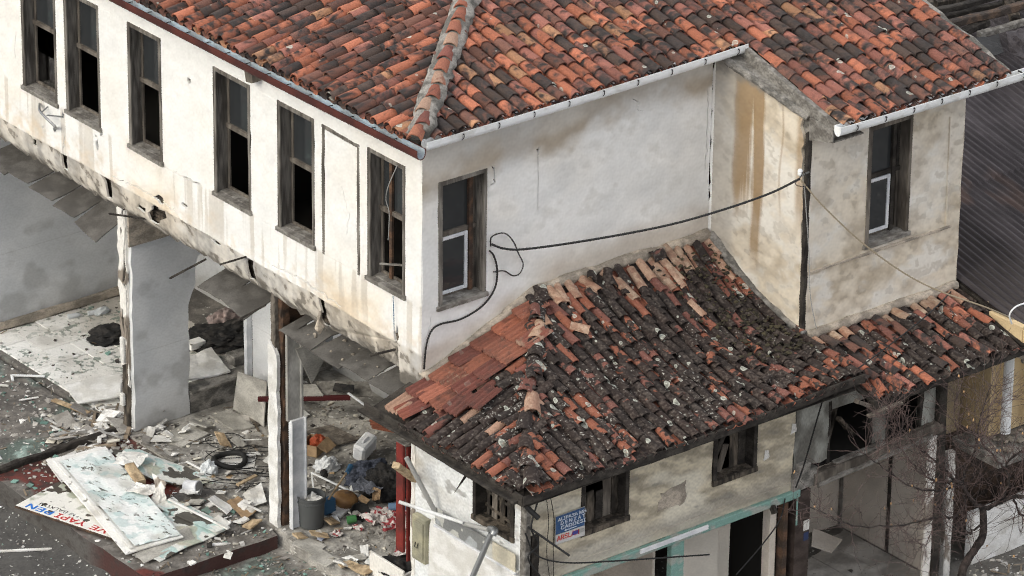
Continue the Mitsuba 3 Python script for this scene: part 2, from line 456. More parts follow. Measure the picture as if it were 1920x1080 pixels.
def ground_color(p, n, uv):
    a, b, f = fbm(p.x * 1.6, p.y * 1.6, p.z, 3), fbm(p.x * 6, p.y * 6, p.z + 4, 3), noise(p.x * 45, p.y * 45, p.z * 45)
    c = mix((.105, .098, .092), (.20, .185, .17), smoothstep(.35, .7, b))
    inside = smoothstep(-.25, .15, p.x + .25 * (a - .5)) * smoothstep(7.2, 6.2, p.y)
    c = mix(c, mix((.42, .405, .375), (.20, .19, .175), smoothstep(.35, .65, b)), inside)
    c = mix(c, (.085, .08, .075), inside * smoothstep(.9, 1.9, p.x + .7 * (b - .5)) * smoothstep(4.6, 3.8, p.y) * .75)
    street = smoothstep(-.62, -.72, p.z)
    c = mix(c, mix((.060, .058, .057), (.10, .097, .093), b), street * smoothstep(-1.2, -1.9, p.x))
    green = smoothstep(.50, .62, a) * (smoothstep(3.2, 2.6, p.y) * smoothstep(-.1, -.3, p.x) + smoothstep(6.5, 6.9, p.y) * smoothstep(.2, -.1, p.x)) * smoothstep(-1.4, -.2, p.y)
    c = mix(c, mix((.10, .14, .125), (.30, .42, .39), smoothstep(.55, .72, b)), dr.clip(green, 0, 1) * .75)
    c = mix(c, (.62, .61, .58), smoothstep(.78, .84, noise(p.x * 21, p.y * 21, 3) * .6 + f * .4) * .7)
    return c * (.78 + .44 * f)


def ground_bump(p, n, uv):
    return fbm(p.x * 9, p.y * 9, p.z * 9, 3) + .4 * noise(p.x * 40, p.y * 40, p.z * 40)


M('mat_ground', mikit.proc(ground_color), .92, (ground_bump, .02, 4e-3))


def platform_color(p, n, uv):
    a, b, f = fbm(p.x * 2, p.y * 2, p.z * 2, 3), fbm(p.x * 9, p.y * 9, p.z * 9, 3), noise(p.x * 45, p.y * 45, p.z * 45)
    red = mix((.135, .038, .031), (.06, .031, .028), smoothstep(.4, .65, b))
    dirt = mix((.13, .12, .11), (.22, .205, .19), smoothstep(.4, .7, b))
    up = dr.select(n.z > .6, 1., 0.)
    t = smoothstep(.44, .56, a + .35 * smoothstep(5.3, 3.6, p.y) * up * smoothstep(-1.75, -1.2, p.x))
    side = mix(mix((.10, .095, .09), (.072, .036, .033), smoothstep(4.4, 3.9, p.y)), (.05, .042, .04), smoothstep(.5, .7, b) * .6)
    c = mix(side, mix(red, dirt, t), up)
    return c * (.8 + .4 * f)


M('mat_platform', mikit.proc(platform_color), .6)


def floor_tile_color(p, n, uv):
    i = dr.floor(uv.x)
    a, b, f = fbm(p.x * 1.4, p.y * 1.4, 3, 3), fbm(p.x * 7, p.y * 7, 5, 3), noise(p.x * 60, p.y * 60, p.z * 60)
    c = mix((.84, .84, .82), (.74, .73, .70), cell_rand(i, 2))
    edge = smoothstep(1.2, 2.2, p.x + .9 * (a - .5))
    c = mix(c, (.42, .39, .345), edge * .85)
    fl = fbm(p.x * 19, p.y * 19, 2, 3)
    c = mix(c, (.16, .20, .17), smoothstep(.56, .66, fl * .7 + b * .3) * smoothstep(.36, .55, a) * .85)
    c = mix(c, (.38, .36, .33), smoothstep(.52, .75, fbm(p.x * 3.3, p.y * 3.3, 9, 3)) * .45)
    return c * (.88 + .24 * f)


M('mat_floor_tile', mikit.proc(floor_tile_color), .5)

# ================================================================ THE OLD HOUSE (upper storey, belly, roof)
HOUSE = thing('old_house', 'white plastered upper storey with a row of tall broken windows and red barrel tile roof', 'house')
H = HOUSE + '__'
ZS, ZT = 3.23, 6.08
LWIN = [(7.77, 8.57), (6.77, 7.55), (5.38, 6.11), (3.47, 4.23), (2.14, 2.885), (.33, 1.06)]
ZW0, ZW1 = 3.88, 5.56


def hole(a0, a1, z0, z1, seed):
    return Polygon(jag([(a0, z0), (a1, z0), (a1, z1), (a0, z1)], .16, .009, seed))


left = Polygon(jag([(.003, 2.70), (.42, 2.74), (.47, ZS), (12, ZS), (12, ZT), (.003, ZT)], .35, .006, 3))
for k, (a, b) in enumerate(LWIN):
    left = left.difference(hole(a, b, ZW0, ZW1, k))
for k, (q, ry, rz) in enumerate([((0, 4.771, 5.204), .035, .05), ((0, 6.873, 3.624), .03, .075), ((0, 0.506, 3.316), .05, .10), ((0, 7.916, 3.571), .03, .03)]):
    left = left.difference(blob(q[1], q[2], ry, rz, k))
left = left.difference(Polygon([(1.225, 3.86), (1.25, 3.86), (1.27, 5.5), (1.235, 5.5)])).difference(Polygon([(1.94, 3.9), (1.975, 3.9), (1.97, 5.54), (1.935, 5.54)])).difference(Polygon([(1.24, 5.49), (1.97, 5.51), (1.97, 5.55), (1.24, 5.535)]))
LS = shapely.LineString


def crack(pts, w, seed):
    return LS(jag(pts, .05, .012, seed, closed=False)).buffer(w, cap_style='flat')


for k, (pts, w_) in enumerate([([(0, 5.384, 3.866)[1:], (0, 4.973, 3.847)[1:], (0, 4.507, 3.863)[1:]], .004), ([(0, 4.915, 3.853)[1:], (0, 4.553, 3.876)[1:]], .011), ([(0, 7.643, 3.528)[1:], (0, 7.687, 3.135)[1:]], .006), ([(0, 6.545, 3.303)[1:], (0, 5.938, 3.35)[1:], (0, 5.106, 3.33)[1:]], .006), ([(0, 3.036, 3.311)[1:], (0, 2.477, 3.356)[1:], (0, 1.6, 3.284)[1:]], .007), ([(0, 1.591, 4.877)[1:], (0, 1.431, 4.584)[1:], (0, 1.486, 4.283)[1:]], .003), ([(0, 8.718, 4.601)[1:], (0, 8.766, 4.21)[1:]], .004)]):
    left = left.difference(crack(pts, w_, k + 70))
for k, (q, ry, rz) in enumerate([((0, 6.892, 3.744), .03, .02), ((0, 6.767, 3.809), .035, .03), ((0, 7.656, 3.786), .03, .05), ((0, 8.149, 3.448), .02, .02), ((0, 5.461, 3.346), .10, .05), ((0, 4.926, 3.46), .07, .03)]):
    left = left.difference(blob(q[1], q[2], ry, rz, k + 40))
add(H + 'left_wall', wob(xwall(left, 0, .035), .004, 2), 'mat_plaster')
# blind window: the outline of a bricked-up opening, thin wooden strips in the plaster
add(H + 'blind_window_strip', wob(merge([beam((.005, 1.245, 3.84), (.005, 1.25, 5.51), .026, .050, up=(0, 1, 0), seg=14, rough=.10, seed=1), beam((.005, 1.955, 3.86), (.005, 1.95, 5.53), .026, .055, up=(0, 1, 0), seg=14, rough=.10, seed=2), beam((.006, 1.22, 5.52), (.006, 1.98, 5.54), .026, .05, seg=8, rough=.1, seed=3)]), .006), 'mat_window_wood')
lo = jag([(.44, 2.78), (1.2, 2.86), (2.2, 2.80), (3.1, 2.84), (4.6, 2.85), (6.5, 2.83), (7.4, 2.84), (8.6, 2.80), (9.2, 2.85), (12, 2.84)], .08, .030, 5, closed=False)
skirt = Polygon(lo + [(12, ZS - .004), (.475, ZS - .004)]).buffer(0)
for k, (q, ry, rz) in enumerate([((0, 7.71, 3.188), .10, .20), ((0, 6.72, 3.205), .13, .24), ((0, 5.587, 3.131), .17, .14), ((0, 5.924, 3.072), .08, .05), ((0, 5.224, 3.333), .16, .04), ((0, 3.536, 3.129), .075, .22), ((0, 2.039, 3.014), .10, .17), ((0, 0.782, 2.771), .18, .06), ((0, 8.419, 3.129), .06, .05), ((0, 4.293, 3.171), .12, .03)]):
    skirt = skirt.difference(blob(q[1], q[2], ry, rz, k + 20))
sk = slab(skirt, (0, 1, 0), (0, 0, 1), (.028, 0, 0), .03, (-1, 0, 0))
v = np.array(sk.vertices)
v[:, 0] += .10 * np.clip((3.06 - v[:, 2]) / .25, 0, 1) ** 2
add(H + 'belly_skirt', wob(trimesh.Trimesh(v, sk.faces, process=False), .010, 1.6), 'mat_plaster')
add(H + 'belly_backing', wob(merge([cbox(.155, .22, .1, 12, 2.86, 3.22)] + [beam((.135 + .01 * (i % 3), .35, 2.88 + .055 * i), (.135, 12, 2.885 + .055 * i), .02, .034, seg=30, rough=.12, seed=i) for i in range(7)]), .012), 'mat_lath')
back = sbox(.1, 3.2, 12, ZT)
for a, b in LWIN:
    back = back.difference(sbox(a - .004, ZW0 - .004, b + .004, ZW1 + .004))
add(H + 'wall_core', xwall(back, .04, .16), 'mat_lath')

front = Polygon(jag([(.003, 2.45), (4.475, 2.45), (4.475, ZT + .05), (.003, ZT + .05)], .4, .004, 8)).difference(hole(.25, .965, 3.79, 5.40, 9))
front = front.difference(Polygon([(1.745, 4.66), (1.755, 4.66), (1.762, 5.05), (1.75, 5.43), (1.735, 5.43), (1.748, 5.05)])).difference(blob(1.745, 5.45, .03, .03, 4))
for k, (pts, w_) in enumerate([([(3.2, 5.75), (3.3, 5.68), (3.28, 5.6), (3.38, 5.55)], .004), ([(4.40, 5.55), (4.41, 5.2), (4.42, 4.9), (4.40, 4.5)], .006), ([(1.05, 5.42), (1.10, 5.2), (1.02, 5.18)], .012), ([(.12, 3.3), (.13, 3.7)], .003)]):
    front = front.difference(crack(pts, w_, k + 80))
add(H + 'front_wall', wob(ywall(front, 0, .035), .005, 1.5), 'mat_plaster')
fb = sbox(.24, 2.5, 4.5, ZT).difference(sbox(.246, 3.786, .969, 5.404))
add(H + 'wall_core', ywall(fb, .04, .16), 'mat_lath')

side = Polygon(jag([(-1.735, 2.45), (.0, 2.45), (.0, 6.07), (-.25, 6.02), (-.9, 5.88), (-1.62, 5.70), (-1.66, 4.7), (-1.70, 3.4)], .10, .016, 12))
def skew(m):
    v = np.array(m.vertices)
    k = np.clip(-v[:, 1], 0, None)
    v[:, 0] += .126 * k
    v[:, 1] += .115 * k
    v[:, 2] -= .067 * k
    return trimesh.Trimesh(v, m.faces, process=False)


add(H + 'wing_side_wall', skew(wob(xwall(side, 4.48, .04), .006, 1.5)), 'mat_plaster')
add(H + 'wing_side_core', skew(cbox(4.525, 4.68, -1.70, .0, 2.5, 5.74)), 'mat_mortar')
wf = Polygon(jag([(4.53, 2.3), (7.08, 2.3), (7.08, 5.86), (4.54, 5.86)], .2, .006, 13)).difference(hole(5.475, 6.19, 3.80, 5.37, 14))
WS = V(.20, .20, -.116)
add(H + 'wing_front_wall', wob(ywall(wf, -1.76, .04), .005, 1.5).apply_translation(WS), 'mat_plaster')
wb = sbox(4.70, 2.4, 7.04, 5.70).difference(sbox(5.47, 3.795, 6.195, 5.375))
add(H + 'wall_core', ywall(wb, -1.715, .15).apply_translation(WS), 'mat_lath')
add(H + 'wing_right_wall', cbox(7.245, 7.278, -1.51, 3, 2.1, 5.80), 'mat_plaster')
add(H + 'corner_post', beam((4.715, -1.535, 2.6), (4.70, -1.535, 5.44), .055, .07, seg=22, rough=.14, seed=4), 'mat_black_wood')
add(H + 'string_course', merge([wob(beam((4.57, -1.768, 3.70), (6.93, -1.768, 3.69), .022, .035, seg=20, rough=.08, seed=2), .003)]).apply_translation(WS), 'mat_dust_mortar')
add(H + 'wall_fillet', wob(beam((6.84, -1.765, 3.72), (6.82, -1.765, 5.2), .018, .035, up=(0, 1, 0), seg=14, rough=.1, seed=3), .003).apply_translation(WS), 'mat_plaster')

# closed dark rooms behind the windows
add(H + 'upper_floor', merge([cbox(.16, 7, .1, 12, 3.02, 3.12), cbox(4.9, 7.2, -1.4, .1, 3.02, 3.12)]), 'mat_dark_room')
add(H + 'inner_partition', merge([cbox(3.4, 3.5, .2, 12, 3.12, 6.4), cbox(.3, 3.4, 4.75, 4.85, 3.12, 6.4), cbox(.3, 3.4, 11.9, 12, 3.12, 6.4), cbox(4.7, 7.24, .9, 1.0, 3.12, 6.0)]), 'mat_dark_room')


# ---------------------------------------------------------------- windows
def window(O, U, N, w, h, style, key, seed=0):
    O, U, N = (np.asarray(a, float) for a in (O, U, N))
    Wn = numbered(key)

    def lb(u0, u1, n0, n1, z0, z1, c=.004):
        m = cbox(u0, u1, n0, n1, z0, z1, c)
        p = np.array(m.vertices)
        return trimesh.Trimesh(O + p[:, :1] * U + p[:, 1:2] * N + p[:, 2:3] * V(0, 0, 1), m.faces, process=False)

    W = lambda m, a=.005: wob(m, a, 5, seed)
    t = .055
    scene[Wn + '__frame'] = mikit.ply(W(merge([lb(-.005, t, -.01, .014, -.01, h + .02), lb(w - t + .015, w + .005, -.01, .012, -.01, h + .02), lb(t, w - t + .015, -.012, .013, h - .035, h + .018),
                                               lb(.004, .030, -.20, -.012, .0, h), lb(w - .030, w - .004, -.20, -.012, .0, h), lb(.03, w - .03, -.20, -.014, h - .03, h)]), .007), 'mat_window_wood' if style != 'wing' else 'mat_old_wood')
    scene[Wn + '__sill'] = mikit.ply(W(merge([lb(-.03, w + .03, -.05, .035, -.035, .022), lb(.03, w - .03, -.20, -.052, -.03, .03)]), .006), 'mat_grey_wood')
    k0, k1, q = .04, w - .04, -.165
    mid = h * .53
    up = [lb(k0, k0 + .045, q - .03, q, mid, h - .03), lb(k1 - .045, k1, q - .03, q, mid, h - .03), lb(k0 + .045, k1 - .045, q - .028, q - .002, h - .075, h - .032), lb(k0 - .01, k1 + .01, q - .035, q + .02, mid - .03, mid + .03)]
    scene[Wn + '__sash'] = mikit.ply(W(merge(up), .004), 'mat_old_wood' if style != 'wing' else 'mat_black_wood')
    scene[Wn + '__pane'] = mikit.ply(lb(k0 + .045, k1 - .045, q - .018, q - .014, mid + .03, h - .075, .0003), 'mat_dusty_glass')
    lo = [lb(k0, k0 + .035, q - .03, q, .03, mid - .03), lb(k1 - .035, k1, q - .03, q, .03, mid - .03), lb(k0 + .035, k1 - .035, q - .03, q, .03, .065)]
    scene[Wn + '__sash_track'] = mikit.ply(W(merge(lo), .004), 'mat_old_wood')
    if style in ('white', 'wing'):
        a0, a1, z0, z1 = k0 + .0, k1 - (.13 if style == 'white' else .16), .07, mid - .035
        if style == 'wing':
            a0 = k0 - .01
        s = .045
        scene[Wn + '__lower_sash'] = mikit.ply(W(merge([lb(a0, a0 + s, q + .004, q + .03, z0, z1), lb(a1 - s, a1, q + .004, q + .03, z0, z1), lb(a0 + s, a1 - s, q + .006, q + .028, z1 - s, z1), lb(a0 + s, a1 - s, q + .006, q + .028, z0, z0 + s)]), .003), 'mat_soft_white')
        labels[Wn + '__lower_sash'] = {'label': 'white painted lower sash with dusty glass'}
        scene[Wn + '__lower_pane'] = mikit.ply(lb(a0 + s, a1 - s, q + .012, q + .016, z0 + s, z1 - s, .0003), 'mat_dusty_glass')
        scene[Wn + '__jamb_board'] = mikit.ply(W(lb(a1 + .015, a1 + .07, q - .01, q + .04, .03, h - .03), .004), 'mat_brown_wood' if style == 'white' else 'mat_black_wood')
    elif style == 'half':
        scene[Wn + '__lower_pane'] = mikit.ply(lb(k0 + .035, k1 - .035, q - .018, q - .014, .065, mid * .55, .0003), 'mat_glass')
    elif style == 'bar':
        scene[Wn + '__jamb_board'] = mikit.ply(W(lb(.235, .29, q - .01, q + .03, .03, h - .03), .004), 'mat_brown_wood')
        scene[Wn + '__loose_rail'] = mikit.ply(merge([beam(O + U * .22 + N * -.02 + V(0, 0, .25), O + U * .66 + N * -.1 + V(0, 0, .36), .03, .02, seg=3, rough=.1)]), 'mat_grey_wood')
    return Wn


Lft, Dn = (0, -1, 0), (-1, 0, 0)
for k, ((a, b), st) in enumerate(zip(LWIN, ('half', 'open', 'open', 'open', 'open', 'bar'))):
    window((0, b, ZW0), Lft, Dn, b - a, ZW1 - ZW0, st, H + 'window', k)
window((.25, 0, 3.79), (1, 0, 0), (0, -1, 0), .715, 1.61, 'white', H + 'window', 11)
window((5.675, -1.56, 3.684), (1, 0, 0), (0, -1, 0), .715, 1.57, 'wing', H + 'window', 12)

# ---------------------------------------------------------------- tiles
TID = [0]


def arc_tile(L, r0, r1, a0=-82, a1=82, n=8, thick=.013, seed=0):
    """barrel tile: lies along -x from its top end (0) to its lower end (L), hollow side down"""
    g = np.random.default_rng(seed)
    a = np.radians(np.linspace(a0, a1, n))
    xs = [0, L]
    rows = []
    for x, r in zip(xs, (r0, r1)):
        rows.append(np.stack([np.full(n, x) + (g.normal(size=n) * .004 if x else 0), r * np.sin(a), r * np.cos(a) - r * .25], 1))
    inn = np.stack([rows[1][:, 0], (r1 - thick) * np.sin(a), (r1 - thick) * np.cos(a) - r1 * .25], 1)
    deep = inn.copy(); deep[:, 0] -= .10
    v = np.vstack([rows[0], rows[1], rows[1], inn, inn, deep])
    f = []
    for b in (0, 2 * n, 4 * n):
        for j in range(n - 1):
            f.append([b + j, b + j + 1, b + n + j + 1, b + n + j])
    u = np.tile(np.linspace(.05, .95, n), 6)
    w = np.repeat([.05, .95, .96, .97, .97, .8], n)
    return v, np.array(f), np.stack([u, w], 1)


def pan_tile(L, r, thick=.012, n=6):
    a = np.radians(np.linspace(-70, 70, n))
    v = np.vstack([np.stack([np.full(n, x), r * np.sin(a), -r * np.cos(a) + r * .55 + dz], 1) for x, dz in ((0, 0), (L, .012))] + [np.stack([np.full(n, L), r * np.sin(a), -r * np.cos(a) + r * .55 - .004], 1)])
    f = [[b + j, b + j + 1, b + n + j + 1, b + n + j] for b in (0, n) for j in range(n - 1)]
    return v, np.array(f), np.stack([np.tile(np.linspace(.05, .95, n), 3), np.repeat([.05, .95, .97], n)], 1)


def flat_tile(L, w, seed=0):
    """interlocking flat tile with two flutes and a rolled edge, lying along +x"""
    y = np.array([-.5, -.44, -.38, -.30, -.22, -.14, -.06, .02, .10, .18, .26, .34, .42, .5]) * w
    z = 1.5 * np.array([.010, .036, .012, .0, .017, .020, .0, .0, .017, .020, .0, .006, .032, .008])
    n = len(y)
    v = np.vstack([np.stack([np.full(n, x), y, z + dz], 1) for x, dz in ((0, 0), (L, .022))] + [np.stack([np.full(n, L), y, z - .022], 1)])
    f = [[b + j, b + j + 1, b + n + j + 1, b + n + j] for b in (0, n) for j in range(n - 1)]
    return v, np.array(f), np.stack([np.tile(np.linspace(.05, .95, n), 3), np.repeat([.05, .95, .97], n)], 1)


class Field:
    """tiles in rows and columns on a roof plane"""

    def __init__(self, O, A, B):
        self.O, self.A, self.B = (np.asarray(a, float) for a in (O, A, B))
        self.A /= np.linalg.norm(self.A); self.B /= np.linalg.norm(self.B)
        self.N = np.cross(self.A, self.B)
        if self.N[2] < 0:
            self.N = -self.N
        self.tiles, self.pans = [], []

    def put(self, shape, a, b, h, flag, yaw=0.0, pitch=0.05, roll=0.0, store=None):
        """the tile's top end at (a, b); it points down the slope"""
        v, f, uv = shape
        d, s, n = -self.B, np.cross(self.N, -self.B), self.N
        c, k = math.cos(yaw), math.sin(yaw)
        x, y, z = v[:, 0] * c - v[:, 1] * k, v[:, 0] * k + v[:, 1] * c, v[:, 2]
        y, z = y * math.cos(roll) - z * math.sin(roll), y * math.sin(roll) + z * math.cos(roll)
        z = z + math.sin(pitch) * x
        P = self.O + self.A * a + self.B * b + n * h + x[:, None] * d + y[:, None] * s + z[:, None] * n
        TID[0] += 1
        (self.tiles if store is None else store).append((P, f, uv + [TID[0], flag]))


def emit(key, tiles, budget, mat='mat_tile', order=None):
    """the first budget[0] tiles as parts of their own, the rest joined"""
    idx = list(range(len(tiles))) if order is None else order
    rest = []
    for i in idx:
        P, f, uv = tiles[i]
        if budget[0] > 0:
            budget[0] -= 1
            add(key, tm(P, f), mat, smooth=True, uv=uv)
        else:
            rest.append(tiles[i])
    return rest


def join(key, tiles, mat='mat_tile'):
    off, vs, fs, us = 0, [], [], []
    for P, f, uv in tiles:
        f = np.asarray(f)
        if f.shape[1] == 4:
            f = np.vstack([f[:, [0, 1, 2]], f[:, [0, 2, 3]]])
        vs.append(P); fs.append(f + off); us.append(uv); off += len(P)
    if vs:
        add(key, tm(np.vstack(vs), np.vstack(fs)), mat, smooth=True, uv=np.vstack(us), kind='stuff')


SP = .186
S2, S1, Z0 = .27, .24, 6.135
ang2, ang1 = math.atan(S2), math.atan(S1)
EX = 1.76 / math.cos(ang2) / 7
g = np.random.default_rng(21)
VAR = [arc_tile(.36 + .02 * g.random(), .066 + .006 * g.random(), .081 + .008 * g.random(), seed=i) for i in range(12)]
PAN = pan_tile(.38, .085)
# front slope (with the wing): origin at the wing's eave
FR = Field((0, -2.01, Z0 + S2 * (-2.01 + .25)), (1, 0, 0), (0, math.cos(ang2), math.sin(ang2)))
ftiles, fpans = [], []
ncol = int(8.6 / SP)
for cidx in range(-2, ncol):
    x = cidx * SP + .03
    for r in range(0, 22):
        b = r * EX
        y = -2.01 + b * math.cos(ang2)
        hipx = -.22 + (y + .22) / .885
        okc = (r >= 7 and hipx + .10 < x) if x < 4.80 else x < 7.50
        if not okc:
            continue
        j = g.normal(size=6)
        FR.put(VAR[g.integers(12)], x + .009 * j[0], b + EX + .085 + .012 * j[1], .012 + .004 * j[2], 0, yaw=.03 * j[3], pitch=.062 + .012 * j[4], roll=.04 * j[5])
        if okc and (x + SP / 2 < 7.5):
            FR.put(PAN, x + SP / 2, b + EX + .07, .0, 0, yaw=.01 * j[0], pitch=.05, store=FR.pans)
LF = Field((-.25, 0, Z0), (0, 1, 0), (math.cos(ang1), 0, math.sin(ang1)))
for cidx in range(-2, 36):
    y = cidx * SP - .05
    for r in range(0, 12):
        b = r * .262
        x = -.25 + b * math.cos(ang1)
        hipy = -.22 + (x + .22) * .885
        if y < hipy + .10:
            continue
        j = g.normal(size=6)
        LF.put(VAR[g.integers(12)], y + .009 * j[0], b + .262 + .085 + .012 * j[1], .012 + .004 * j[2], 0, yaw=.03 * j[3], pitch=.062 + .012 * j[4], roll=.04 * j[5])
        if g.random() < .02:
            LF.put(arc_tile(.16 + .1 * g.random(), .064, .075, seed=int(g.integers(999)), n=6), y + SP / 2, b + .2, .075, 0, yaw=.4 * j[1], pitch=.02)
        LF.put(PAN, y + SP / 2, b + .262 + .07, 0, 0, pitch=.05, store=LF.pans)
CAM = V(*[-32.182, -41.8816, 28.4248])
both = [(np.linalg.norm(t[0].mean(0) - CAM), 0, t) for t in FR.tiles] + [(np.linalg.norm(t[0].mean(0) - CAM), 1, t) for t in LF.tiles]
both.sort(key=lambda q: q[0])
NAMES = (H + 'front_roof', H + 'left_roof')
for n_, (dist, s_, (P, f, uv)) in enumerate(both[:285]):
    add(NAMES[s_] + '__tile', tm(P, f), 'mat_tile', smooth=True, uv=uv)
for s_, F_ in ((0, FR), (1, LF)):
    join(NAMES[s_] + '__tile_field', [q[2] for q in both[285:] if q[1] == s_])
    join(NAMES[s_] + '__pan_tile', F_.pans)
# boards under the tiles, and the rest of the roof beyond what is seen
def plane_poly(pts, t, off):
    P = np.array(pts, float)
    n = sum(np.cross(P[i] - P[0], P[i + 1] - P[0]) for i in range(1, len(P) - 1)); n /= np.linalg.norm(n)
    n = n if n[2] > 0 else -n
    a, b = P + n * off, P + n * (off - t)
    k = len(P)
    f = [[0, i, i + 1] for i in range(1, k - 1)] + [[k, k + i + 1, k + i] for i in range(1, k - 1)]
    for i in range(k):
        j = (i + 1) % k
        f += [[i, j, j + k], [i, j + k, i + k]]
    return tm(np.vstack([a, b]), f)


zf = lambda y: Z0 + S2 * (y + .25)
zl = lambda x: Z0 + S1 * (x + .25)
yr = 5.2
xr = -.22 + (yr + .22) / .885
add(H + 'front_roof__roof_board', merge([plane_poly([(-.2, -.2, zf(-.2)), (4.78, -.2, zf(-.2)), (7.52, -.2, zf(-.2)), (7.52, yr, zf(yr)), (xr, yr, zf(yr))], .035, -.035), plane_poly([(4.76, -1.98, zf(-1.98)), (7.52, -1.98, zf(-1.98)), (7.52, -.203, zf(-.203)), (4.76, -.203, zf(-.203))], .034, -.036)]), 'mat_black_wood')
add(H + 'left_roof__roof_board', merge([plane_poly([(-.21, -.19, zl(-.21)), (xr, yr, zl(xr)), (xr, 12, zl(xr)), (-.21, 12, zl(-.21))], .035, -.035)]), 'mat_black_wood')
add(H + 'back_roof', plane_poly([(xr, yr, zf(yr)), (7.5, yr, zf(yr)), (7.5, 12, zf(yr) - 1.6), (xr, 12, zf(yr) - 1.6)], .04, -.05), 'mat_tile')
# hip: mortar bed with red ridge tiles set in it
hp = [V(-.30 + t, -.28 + .885 * t, Z0 + .05 + S1 * t) for t in np.linspace(.12, 3.4, 42)]
mb = tube([p + V(0, 0, -.02) for p in hp], .155, 12)
v = np.array(mb.vertices)
rng2 = np.random.default_rng(5)
d = meshkit.fbm(v * 7, 3, 2) - .5
cen = np.repeat(np.array(hp), 12, 0)
v = cen + (v - cen) * (1 + 1.0 * d[:, None]) * V(1, 1, .62)
add(H + 'front_roof__hip_mortar', trimesh.Trimesh(v, mb.faces, process=False), 'mat_mortar', smooth=True)
HF = Field((-.30, -.28, Z0 + .06), (-.885, 1, 0), (1, .885, S1))
for i in range(15):
    HF.put(arc_tile(.27, .082, .100, seed=i + 50), .015 * g.normal(), .22 + i * .292, .025, 3, yaw=.05 * g.normal(), pitch=.05)
for P, f, uv in HF.tiles:
    u = uv.copy()
    add(H + 'front_roof__ridge_tile', tm(P, f), 'mat_tile', smooth=True, uv=u)


# ---------------------------------------------------------------- gutters and eaves
def prism(prof, p0, p1, out, up=(0, 0, 1), seg=1, sag=0.0):
    """closed outline of (a outwards, b up) pairs drawn from p0 to p1"""
    p0, p1, out, up = (np.asarray(a, float) for a in (p0, p1, out, up))
    prof = np.asarray(prof, float)
    n = len(prof)
    v = np.vstack([p0 + (p1 - p0) * i / seg - V(0, 0, sag * math.sin(math.pi * i / seg)) + prof[:, :1] * out + prof[:, 1:] * up for i in range(seg + 1)])
    f = []
    for i in range(seg):
        for j in range(n):
            a, b = i * n + j, i * n + (j + 1) % n
            f += [[a, b, b + n], [a, b + n, a + n]]
    cap = trimesh.creation.triangulate_polygon(Polygon(prof), engine='earcut')[1]
    f += [list(t) for t in cap] + [[a + seg * n for a in t[::-1]] for t in cap]
    return tm(v, f)


def gutter_prof(w, h, t):
    a = np.radians(np.linspace(180, 360, 11))
    o = np.vstack([[[0, h * .45]], np.stack([w / 2 + w / 2 * np.cos(a), h * .55 * np.sin(a) + .0], 1), [[w, h * .45]]])
    i = np.vstack([[[t, h * .45]], np.stack([w / 2 + (w / 2 - t) * np.cos(a), (h * .55 - t) * np.sin(a)], 1), [[w - t, h * .45]]])[::-1]
    return np.vstack([o, i])


def trough(r, t, lip=.0):
    a = np.radians(np.linspace(185, 355, 10))
    o = np.stack([r * np.cos(a) + r, r * np.sin(a)], 1)
    i = np.stack([(r - t) * np.cos(a) + r, (r - t) * np.sin(a)], 1)[::-1]
    return np.vstack([o, [[2 * r + lip, .012], [2 * r - t, .012]], i])


add(H + 'front_gutter', prism(gutter_prof(.115, .125, .010), (-.17, -.205, 6.085), (4.76, -.205, 6.135), (0, -1, 0), seg=12, sag=.015), 'mat_white_plastic', smooth=40, label='white half-round gutter along the front eave')
add(H + 'wing_gutter', merge([prism(gutter_prof(.115, .125, .010), (4.70, -1.99, 5.64), (8.35, -1.99, 5.62), (0, -1, 0), seg=8, sag=.012), prism([(0, .056)] + [(.0575 + .0575 * math.cos(math.radians(t)), .069 * math.sin(math.radians(t))) for t in range(180, 361, 18)] + [(.115, .056)], (4.690, -1.99, 5.64), (4.6995, -1.99, 5.64), (0, -1, 0))]), 'mat_white_plastic', smooth=40, label='white gutter along the wing, running out past the corner')
gl = gutter_prof(.13, .13, .008)
add(H + 'left_gutter', prism(gl, (-.20, -.33, 6.02), (-.20, 9, 6.02), (-1, 0, 0), seg=16, sag=.02), 'mat_gutter_brown', smooth=40, label='dark red-brown gutter with a pale blue inside')
add(H + 'left_gutter__lining', prism([(.0105, .055)] + [(.065 + .0545 * math.cos(math.radians(t)), .061 * math.sin(math.radians(t))) for t in range(180, 361, 18)] + [(.1195, .055), (.1165, .055)] + [(.065 + .0515 * math.cos(math.radians(t)), .057 * math.sin(math.radians(t))) for t in range(360, 179, -18)] + [(.0135, .055)], (-.20, -.325, 6.02), (-.20, 9, 6.02), (-1, 0, 0), seg=16, sag=.02), 'mat_gutter_blue', smooth=40)
for i in range(15):
    add(H + 'left_gutter__bracket', merge([cbox(-.335, -.20, .2 + i * .42, .212 + i * .42, 6.028, 6.036, .001), cbox(-.21, -.20, .2 + i * .42, .212 + i * .42, 6.03, 6.09, .001)]), 'mat_cable')
for i in range(9):
    x = .35 + i * .53
    zz = 6.105 + .05 * (x + .17) / 4.93
    add(H + 'front_gutter__bracket', merge([cbox(x, x + .014, -.335, -.205, zz + .002, zz + .016, .001), tube([(x + .007, -.34, zz + .01), (x + .007, -.335, zz - .04), (x + .007, -.30, zz - .072)], .006, 5)]), 'mat_cable')
for i in range(7):
    x = 4.95 + i * .46
    add(H + 'wing_gutter__bracket', merge([cbox(x, x + .014, -2.12, -1.99, 5.655, 5.672, .001), tube([(x + .007, -2.125, 5.665), (x + .007, -2.12, 5.62), (x + .007, -2.085, 5.588)], .006, 5)]), 'mat_cable')
